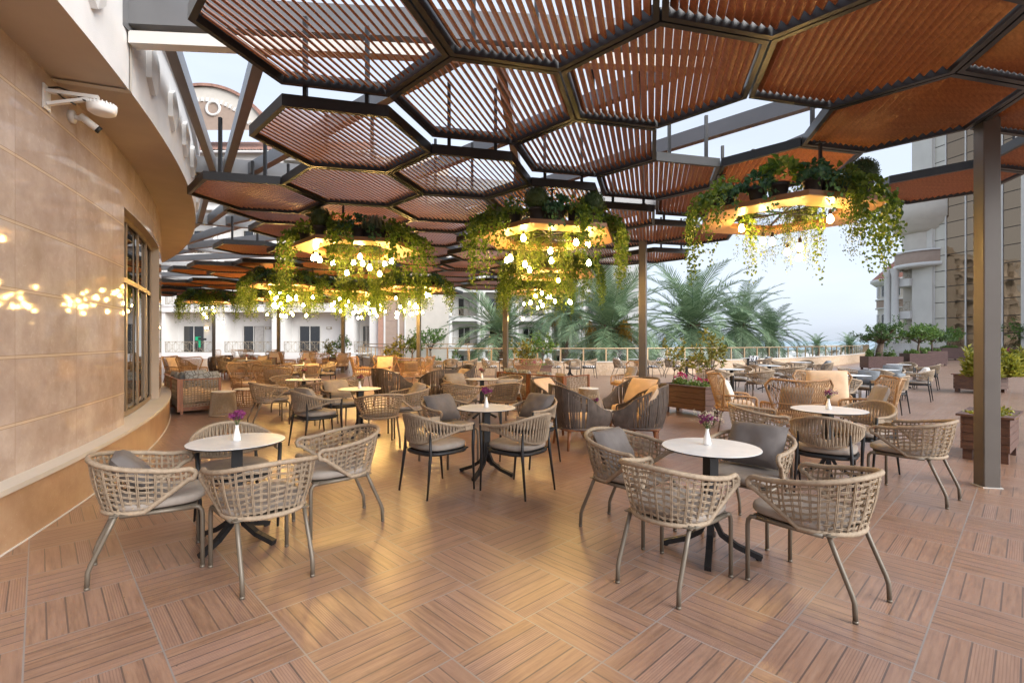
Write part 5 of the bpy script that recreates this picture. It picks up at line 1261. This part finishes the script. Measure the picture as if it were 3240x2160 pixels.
# brown clapboard parapet and tiled roof with an arched pediment
pm_ = MB()
for i in range(6): pm_.box(-36, -11.4, -.35, -.19, 13.35 + i * .2, 13.35 + i * .2 + .185)
pm_.build('clapboard_band', M['panel_brown'], h1)
rf = MB()
for i in range(int(24 / .26)):
    x = -36 + i * .26; rf.tube([(x, -.75, 17.35), (x, 2.6, 19.3)], .135, 6, cap=False)
rf.box(-36, -11.4, -.8, -.6, 17.22, 17.36, mi=1); rf.build('tiled_roof', [M['roof_tile'], M['white_paint']], h1)
ga = MB(); cxg, rg, zc = -25.7, 6.0, 16.6
def arc_pts(r, n=28, half=66): return [(cxg + r * sin(rad(-half + 2 * half * i / n)), zc + r * cos(rad(-half + 2 * half * i / n))) for i in range(n + 1)]
P = arc_pts(rg); ga.add([(x, -.9, z) for x, z in P] + [(x, .6, z) for x, z in P], [tuple(range(len(P)))] + [(i, i + 1, len(P) + i + 1, len(P) + i) for i in range(len(P) - 1)]); ga.build('pediment', M['cream_paint'], h1)
ga = MB(); P, Q = arc_pts(rg + .22), arc_pts(rg - .02)
ga.add([(x, -1.1, z) for x, z in P] + [(x, -1.1, z) for x, z in Q] + [(x, .6, z) for x, z in P], [(i, i + 1, len(P) + i + 1, len(P) + i) for i in range(len(P) - 1)] + [(i, i + 1, 2 * len(P) + i + 1, 2 * len(P) + i) for i in range(len(P) - 1)]); ga.build('pediment_tiles', M['roof_tile'], h1)
ga = MB(); P = arc_pts(rg - 1.25, half=60); ga.add([(x, -.93, z) for x, z in P], [tuple(range(len(P)))]); ga.build('pediment_cladding', M['panel_brown'], h1)
for i in range(27):
    ga = MB(); a = rad(-62 + 124 * i / 26); ga.box(-.09, .09, -1.02, -.91, -.16, .16, Matrix.Translation((cxg + (rg - 1.1) * sin(a), 0, zc + (rg - 1.1) * cos(a))) @ Matrix.Rotation(a, 4, 'Y')); ga.build('dentil', M['white_paint'], h1)
ga = MB(); ga.tube([(cxg + .9 + .55 * cos(2 * pi * i / 28), -.97, 20.75 + .55 * sin(2 * pi * i / 28)) for i in range(28)], .11, 6, closed=True); ga.build('ring_ornament', M['white_paint'], h1)
# green lit sign on the ground-floor balcony
gs = thing('green_sign', 'small green lit sign with a dark figure on the ground-floor balcony', 'sign', (-26.47, 41.7, 1.5)); mb = MB(); mb.box(-.2, .2, -.05, .05, .02, .34); mb.box(.07, .18, -.05, .05, -.55, .01); mb.build('panel', M['green_sign'], gs)
mb = MB(); mb.box(.05, .32, -.07, -.051, .06, .3); mb.box(.33, .75, -.08, -.051, .04, .22); mb.build('dark_figure', M['plastic_black'], gs)
# centre wing behind the palms
CB = [(-7.3 + 4.05 * i, -4.25 + 4.05 * i) for i in range(5)]
h2 = hotel('hotel_wing', 'cream hotel wing with curved balconies behind the palm trees', (0, 60, 0), 0, [-2.6, .95, 4.5, 8.0, 11.5], CB, -8.6, 13.6, 2.0, lit=((2, 5), (1, 1)), paint='white_paint', columns=True, topz=14.2)
pm_ = MB(); pm_.box(13.61, 15.2, -1.5, 8, -4.3, 13.2); pm_.build('end_tower', M['white_paint'], h2)
pm_ = MB(); P = [(14.9 + 1.6 * sin(rad(-80 + 160 * i / 20)), 13.1 + 1.5 * cos(rad(-80 + 160 * i / 20))) for i in range(21)]
pm_.add([(x, -1.6, z) for x, z in P] + [(x, 6, z) for x, z in P], [tuple(range(21)), tuple(range(41, 20, -1))] + [(i, i + 1, 22 + i, 21 + i) for i in range(20)]); pm_.build('arched_gable', M['cream_paint'], h2)
# lamp and small tree on the wing's terrace
tree('terrace_tree', 'small dark-trunked tree on the hotel terrace before the cream wing', 'small tree', (-6.6, 40, -1.2), 3.6, 1.0, 1.9, M['tree_leaf'], 31, 1100, .2, .09)

# ------------------------------------------------------------------ glazed building at the deck's far end
gb = thing('glazed_building', 'pale concrete hotel tower with bronze mirror glass and columned balconies', 'hotel building')
n0 = Vector((-.978, -.21, 0)); dv = Vector((.21, -.978, 0)); q0 = Vector((41, 48, 0))
Mg = Matrix(((dv.x, -n0.x, 0, q0.x), (dv.y, -n0.y, 0, q0.y), (0, 0, 1, 0), (0, 0, 0, 1)))   # local x along facade, y into the building
def gbox(nm, mat, *bx):
    m_ = MB()
    for b_ in bx: m_.box(*b_, M=Mg)
    return m_.build(nm, mat, gb)
gbox('pilaster', M['concrete'], (-1.95, 0, -.3, 9, -4, 27))
gbox('end_wall', M['concrete'], (7.05, 26, -.25, 9, -4, 27))
gbox('step_plinth', M['cream_paint'], (-2.2, 27, -1.2, -.31, -.2, .42), (-2.2, 27, -.85, -.312, .421, .62))
gbox('core_wall', M['concrete'], (.01, 7.04, .35, 9, -4, 26.9))
cols_ = [0, 1.05, 2.75, 4.35, 5.6, 7.05]
for a, b_ in zip(cols_, cols_[1:]):
    m_ = MB(); z = .66
    while z < 26: m_.box(a + .07, b_ - .04, -.02, .04, z + .03, z + 1.46, M=Mg); z += 1.5
    m_.build('mirror_glazing', M['mirror_glass'] if a > 0 else M['spandrel'], gb)
gbox('mullion', M['white_paint'], *[(c - .03, c + .065, -.10, .2, .62, 26.5) for c in cols_])
gbox('transom', M['black_metal'], *[(0, 7, -.03, .1, .63 + 1.5 * i, .63 + 1.5 * i + .03) for i in range(17)])
# columned balconies
gbox('balcony_back', M['cream_paint'], (-4.1, -1.96, 1.2, 9, -4, 14))
for z in (1.2, 4.5, 7.8): gbox('balcony_slab', M['white_paint'], (-4.1, -1.96, -.6, 1.19, z - .75, z)); m_ = railing_mesh(1.5); m_.v = [tuple(Mg @ Vector((v[0] - 3.5, v[1] - .5, v[2] + z + .01))) for v in m_.v]; m_.build('balcony_railing', M['iron'], gb)
for cx_ in (-3.2, -4.0):
    m_ = MB(); m_.lathe([(.42, 0), (.42, .3), (.33, .5), (.30, 5.4), (.34, 5.5), (.34, 5.6), (.44, 6.0), (.44, 6.15)], 16, tuple(Mg @ Vector((cx_, -.9, 2.8)))); m_.lathe([(.5, 0), (.5, 1.4), (.46, 1.4)], 12, tuple(Mg @ Vector((cx_, -.9, 1.4)))); m_.build('column', M['white_paint'], gb)
c_ = Mg @ Vector((-1.7, 1.3, 0))
def rot_ring(nm, mat, prof):
    m_ = MB(); m_.lathe(prof, 40, tuple(c_), cap=False); m_.build(nm, mat, gb)
rot_ring('curved_band', M['white_paint'], [(2.0, 8.75), (2.75, 8.8), (2.75, 9.15), (2.5, 9.2)])
rot_ring('curved_parapet', M['panel_brown'], [(2.62, 9.15), (2.62, 10.3), (2.5, 10.3)])
rot_ring('curved_band', M['white_paint'], [(2.7, 10.3), (2.7, 10.45), (2.4, 10.46)])
rot_ring('rotunda_wall', M['cream_paint'], [(2.0, 8.7), (2.0, 12.4)])
rot_ring('curved_eaves', M['cream_paint'], [(2.0, 12.2), (2.55, 12.5), (2.55, 12.7), (2.9, 12.9), (2.9, 13.15), (3.2, 13.4), (3.2, 15.2), (2.9, 15.5), (.1, 17)])
# far round tower
ft = thing('round_tower', 'round cream tower with a red conical roof beyond the glazed building', 'tower', (48.3, 61, 0)); m_ = MB(); m_.lathe([(2.6, -4), (2.6, 8.6)], 36); m_.build('wall', M['cream_paint'], ft)
m_ = MB(); m_.lathe([(3.3, 9.05), (.1, 12.2)], 36); m_.build('roof', M['tower_tile'], ft)
m_ = MB(); m_.lathe([(2.6, 8.2), (2.8, 8.3), (3.35, 8.75), (3.35, 9.05), (2, 9.05)], 36, cap=False); m_.build('cornice', M['white_paint'], ft)
m_ = MB(); m_.lathe([(2.72, 5.6), (2.72, 6.5)], 36); m_.build('brick_band', M['panel_brown'], ft)
m_ = MB(); m_.lathe([(2.85, 6.5), (2.85, 6.66)], 36); m_.lathe([(2.85, 5.45), (2.85, 5.6)], 36); m_.build('white_band', M['white_paint'], ft)
for z in (.5, 3.3, 6.9):
    for k_ in range(12):
        a = 2 * pi * k_ / 12 + .12; m_ = MB(); m_.box(2.5, 2.66, -.42, .42, z, z + 1.5, Matrix.Rotation(a, 4, 'Z')); w_ = m_.build('window', M['concrete'], ft); m_ = MB(); m_.box(2.6, 2.675, -.34, .34, z + .08, z + 1.42, Matrix.Rotation(a, 4, 'Z')); m_.build('pane', M['window_glass'], w_)
# white fence at the deck's end
wf_ = thing('white_fence', 'white post fence behind the tree boxes at the deck end', 'fence', (35.2, 47.9, 0), rad(15)); m_ = MB()
for i in range(26): m_.box(i * .2, i * .2 + .05, -.02, .02, .5, 1.5)
m_.box(0, 5.1, -.03, .03, 1.501, 1.56); m_.box(0, 5.1, -.15, .15, 0, .499); m_.build('fence_panel', M['white_paint'], wf_)

# ------------------------------------------------------------------ date palms
def palm_crown(seed, nf, L0, up, n_l=46):
    rr = random.Random(seed); mb = MB(); dm = MB()
    for i in range(nf):
        az = i * 2.39996 + rr.uniform(-.2, .2); f = (i + .5) / nf; el = rad(86 - up * f ** .9 + rr.uniform(-6, 6)); L = L0 * rr.uniform(.85, 1.1) * (1 - .12 * f)
        h = Vector((cos(az), sin(az), 0)); p = h * .12 + Vector((0, 0, .25 * (1 - f))); e = el; pts = [p]; ns = 12
        for j in range(ns):
            e -= rad(rr.uniform(5.2, 8.6)) * (.5 + 1.1 * j / ns) * (.65 + .5 * f)
            p = p + (h * cos(e) + UP * sin(e)) * (L / ns); pts.append(p)
        mb.tube(pts, [.030 * (1 - .8 * j / ns) + .004 for j in range(ns + 1)], 4, cap=False, mi=0)
        sd = h.cross(UP)
        for j in range(n_l):
            t = .10 + .9 * j / n_l; k0 = min(ns - 1, int(t * ns)); fr = t * ns - k0; q = pts[k0].lerp(pts[k0 + 1], fr); dr = (pts[k0 + 1] - pts[k0]).normalized(); nn = sd.cross(dr)
            ll = L * .165 * (sin(pi * min(1, .12 + t * .86)) ** .6 + .12)
            for s_ in (-1, 1):
                d = (dr * (.55 + .5 * t) + sd * s_ * .8 + nn * (.30 + rr.uniform(-.15, .15)) + Vector((0, 0, -.16))).normalized(); w = .036
                tip = q + d * ll + Vector((0, 0, -.10 * ll)); m_ = q.lerp(tip, .45) + nn * .01
                mb.add([q - dr * w * .6, m_ - dr * w, tip, m_ + dr * w, q + dr * w * .6], [(0, 1, 2, 3, 4)], False, 0)
    return mb
PC1 = palm_crown(1, 64, 4.5, 124, 40).mesh('crown', M['palm_leaf']); PC2 = palm_crown(2, 60, 4.6, 114, 40).mesh('crown', M['palm_leaf']); PC3 = palm_crown(3, 40, 3.9, 108, 38).mesh('crown', M['palm_leaf'])
def palm(x, y, z, label, me, sc=1.0, dates=0, rz=0, r=.30):
    t = thing('date_palm', label, 'palm tree', (x, y, -4.3), rz, 'date palms'); hh = z + 4.3
    mb = MB(); rr = random.Random(int(x * 10) + 7); prof = []; 
    for i in range(int(hh / .16)): prof += [(r * (1.06 if i % 2 else .92), i * .16)]
    prof.append((r * 1.25, hh - .5)); prof.append((r * .6, hh + .1)); mb.lathe(prof, 14)
    for i in range(150):
        a = rr.uniform(0, 2 * pi); zz = hh - 1.6 + rr.uniform(0, 1.7); d = Vector((cos(a), sin(a), 0)); mb.bar(d * r * .9 + Vector((0, 0, zz)), d * (r + .14) + Vector((0, 0, zz + .24)), .09, .03)
    mb.build('trunk', M['palm_dry'], t); c = link('crown', me, t, (0, 0, hh)); c.scale = (sc, sc, sc)
    if dates:
        dm = MB()
        for i in range(dates):
            a = rr.uniform(0, 2 * pi); d = Vector((cos(a), sin(a), 0)); c0 = d * rr.uniform(.7, 1.25) + Vector((0, 0, hh + rr.uniform(-.5, .25)))
            for _ in range(26):
                e_ = Vector((rr.gauss(0, .14), rr.gauss(0, .14), 0)); a0 = c0 + Vector((0, 0, .35)); b0 = c0 + e_ * 1.6 + Vector((0, 0, -rr.uniform(.25, .75))); dm.tube([a0, b0], .005, 3, cap=False)
                for _ in range(13): q = a0.lerp(b0, rr.uniform(.3, 1)); n_ = rdir(rr); leaf_card(dm, q, n_, rdir(rr), .055, .045)
        dm.build('date_clusters', M['dates'], t)
palm(-.6, 26.2, 1.75, 'bluish date palm nearest the hotel, seen behind the glass railing', PC3, .95, 0, .4, .26)
palm(5.05, 25.3, 2.05, 'large date palm with yellow fruit clusters behind the railing', PC1, .98, 13, 1.1, .40)
palm(3.6, 34, 3.3, 'date palm with orange fruit behind the hanging planter', PC2, .95, 7, 2.0)
palm(11.0, 30.2, 2.3, 'tall date palm beside the second steel post', PC2, 1.08, 0, .2, .34)
palm(17.6, 38, 2.5, 'smaller date palm beside the tall one, towards the sea', PC1, .92, 0, 2.6)
palm(24.3, 46.5, 1.9, 'date palm at the sea-side end of the palm group', PC3, 1.05, 0, 1.5)
palm(55.5, 90, .6, 'tiny far palm standing on the sea horizon', PC3, .75, 0, .3); palm(77, 101, .9, 'pair-crowned far palm beside the dark tree boxes', PC1, 1.1, 0, .9); palm(71, 104, .3, 'low far palm behind the railing end', PC3, .95, 0, 1.9)
for i, (x, y, h, sp, lb) in enumerate([(14.5, 44, 4.6, 1.8, 'green garden tree below the tall date palm'), (22, 56, 4.4, 2.0, 'green garden tree among the white umbrellas'), (9.5, 40, 4.3, 1.7, 'green garden tree behind the fruiting palm'), (29, 64, 4.2, 2.2, 'far green garden tree near the umbrellas'), (1.5, 38, 4.2, 1.6, 'green garden tree before the cream wing'), (38, 80, 4.0, 2.2, 'farthest green garden tree by the beach'), (-3.5, 36, 4.6, 1.6, 'dark green garden tree below the hotel corner')]):
    tree('garden_tree', lb, 'tree', (x, y, -4.3), h, sp, 1.8, M['tree_leaf'], 200 + i, 1500, .30, .10, None, 7)
# white umbrellas on the beach terrace
ub = MB(); ub.add([(-1.4, -1.4, 2.2), (1.4, -1.4, 2.2), (1.4, 1.4, 2.2), (-1.4, 1.4, 2.2), (0, 0, 2.95), (-1.4, -1.4, 2.02), (1.4, -1.4, 2.02), (1.4, 1.4, 2.02), (-1.4, 1.4, 2.02)], [(0, 1, 4), (1, 2, 4), (2, 3, 4), (3, 0, 4), (0, 5, 6, 1), (1, 6, 7, 2), (2, 7, 8, 3), (3, 8, 5, 0)]); ume = ub.mesh('canopy', M['fab_white'])
up_ = MB(); up_.tube([(0, 0, 0), (0, 0, 2.9)], .04, 6); upm = up_.mesh('pole', M['concrete'])
for i in range(46):
    d = R.uniform(62, 150); px = R.uniform(2235, 2680); x = (px - 1620) / 1565 * d
    t = thing('beach_umbrella', 'white square beach umbrella beyond the glass railing', 'umbrella', (x, d, -4.3 + R.uniform(0, .9)), R.uniform(0, .5), 'white beach umbrellas'); link('canopy', ume, t); link('pole', upm, t)
# low beach pavilion
t = thing('beach_pavilion', 'low flat-roofed beach pavilion on the sea line', 'pavilion', (78, 122, -4.3)); mb = MB(); mb.box(-6, 6, -3, 3, 4.3, 4.75); mb.build('roof', M['cream_paint'], t)
mb = MB()
for x in (-5.5, -2, 2, 5.5): mb.box(x - .2, x + .2, -2.6, -2.2, 0, 4.3)
mb.build('pillars', M['concrete'], t)
# ------------------------------------------------------------------ sky, sun, camera
w = bpy.data.worlds.new('World'); SC.world = w; w.use_nodes = True; nt = w.node_tree; k = N(nt)
bg = nt.nodes['Background']; sky = nt.nodes.new('ShaderNodeTexSky'); sky.sky_type = 'NISHITA'; sky.sun_disc = False
SUN_EL, SUN_AZ = 30, 128        # azimuth clockwise from +Y; soft light from behind the camera
sky.sun_elevation = rad(SUN_EL); sky.sun_rotation = rad(SUN_AZ); sky.air_density = 1.0; sky.dust_density = 2.2; sky.ozone_density = 2.0
hs = nt.nodes.new('ShaderNodeHueSaturation'); hs.inputs['Saturation'].default_value = .52; k.lk(sky.outputs[0], hs.inputs['Color'])
co = k.coord('Generated'); sp = k.n('ShaderNodeSeparateXYZ'); k.lk(co, sp.inputs[0])
cl = k.noise(k.scale(co, (1.2, 1.2, 5)), 1.6, 5, .55)[0]
f = k.math('MULTIPLY', k.ramp(cl, [(.42, (0, 0, 0)), (.66, (1, 1, 1))]), .25)
veil = k.mix(f, hs.outputs[0], (6.4, 6.9, 7.9, 1))         # thin high overcast
k.lk(k.mix(.55, veil, (5.9, 6.6, 7.8, 1)), bg.inputs[0]); bg.inputs[1].default_value = .054
sl = bpy.data.lights.new('sun', 'SUN'); sl.energy = 1.5; sl.angle = rad(50); sl.color = (1, .975, .94); so = bpy.data.objects.new('sun', sl); COL.objects.link(so)
a = rad(SUN_AZ); e = rad(SUN_EL); dirv = Vector((sin(a) * cos(e), cos(a) * cos(e), sin(e))); so.rotation_euler = (-dirv).to_track_quat('-Z', 'Y').to_euler(); so.location = (0, 0, 30)
cd = bpy.data.cameras.new('camera'); cam = bpy.data.objects.new('camera', cd); COL.objects.link(cam); SC.camera = cam
cam.location = (0, 0, 1.47); cam.rotation_euler = (pi / 2, 0, 0); cd.sensor_width = 36; cd.lens = 36 * 1565 / 3240; cd.clip_end = 60000; cd.clip_start = .05; cd.shift_y = -1 / 3240
SC.view_settings.view_transform = 'Standard'; SC.view_settings.look = 'None'; SC.view_settings.exposure = 1.8; SC.view_settings.gamma = 1
cy = SC.cycles; cy.use_denoising = True; cy.max_bounces = 7; cy.diffuse_bounces = 4; cy.glossy_bounces = 3; cy.transmission_bounces = 4; cy.transparent_max_bounces = 32; cy.caustics_reflective = False; cy.caustics_refractive = False; cy.sample_clamp_indirect = 6; cy.use_adaptive_sampling = True; cy.adaptive_threshold = .02
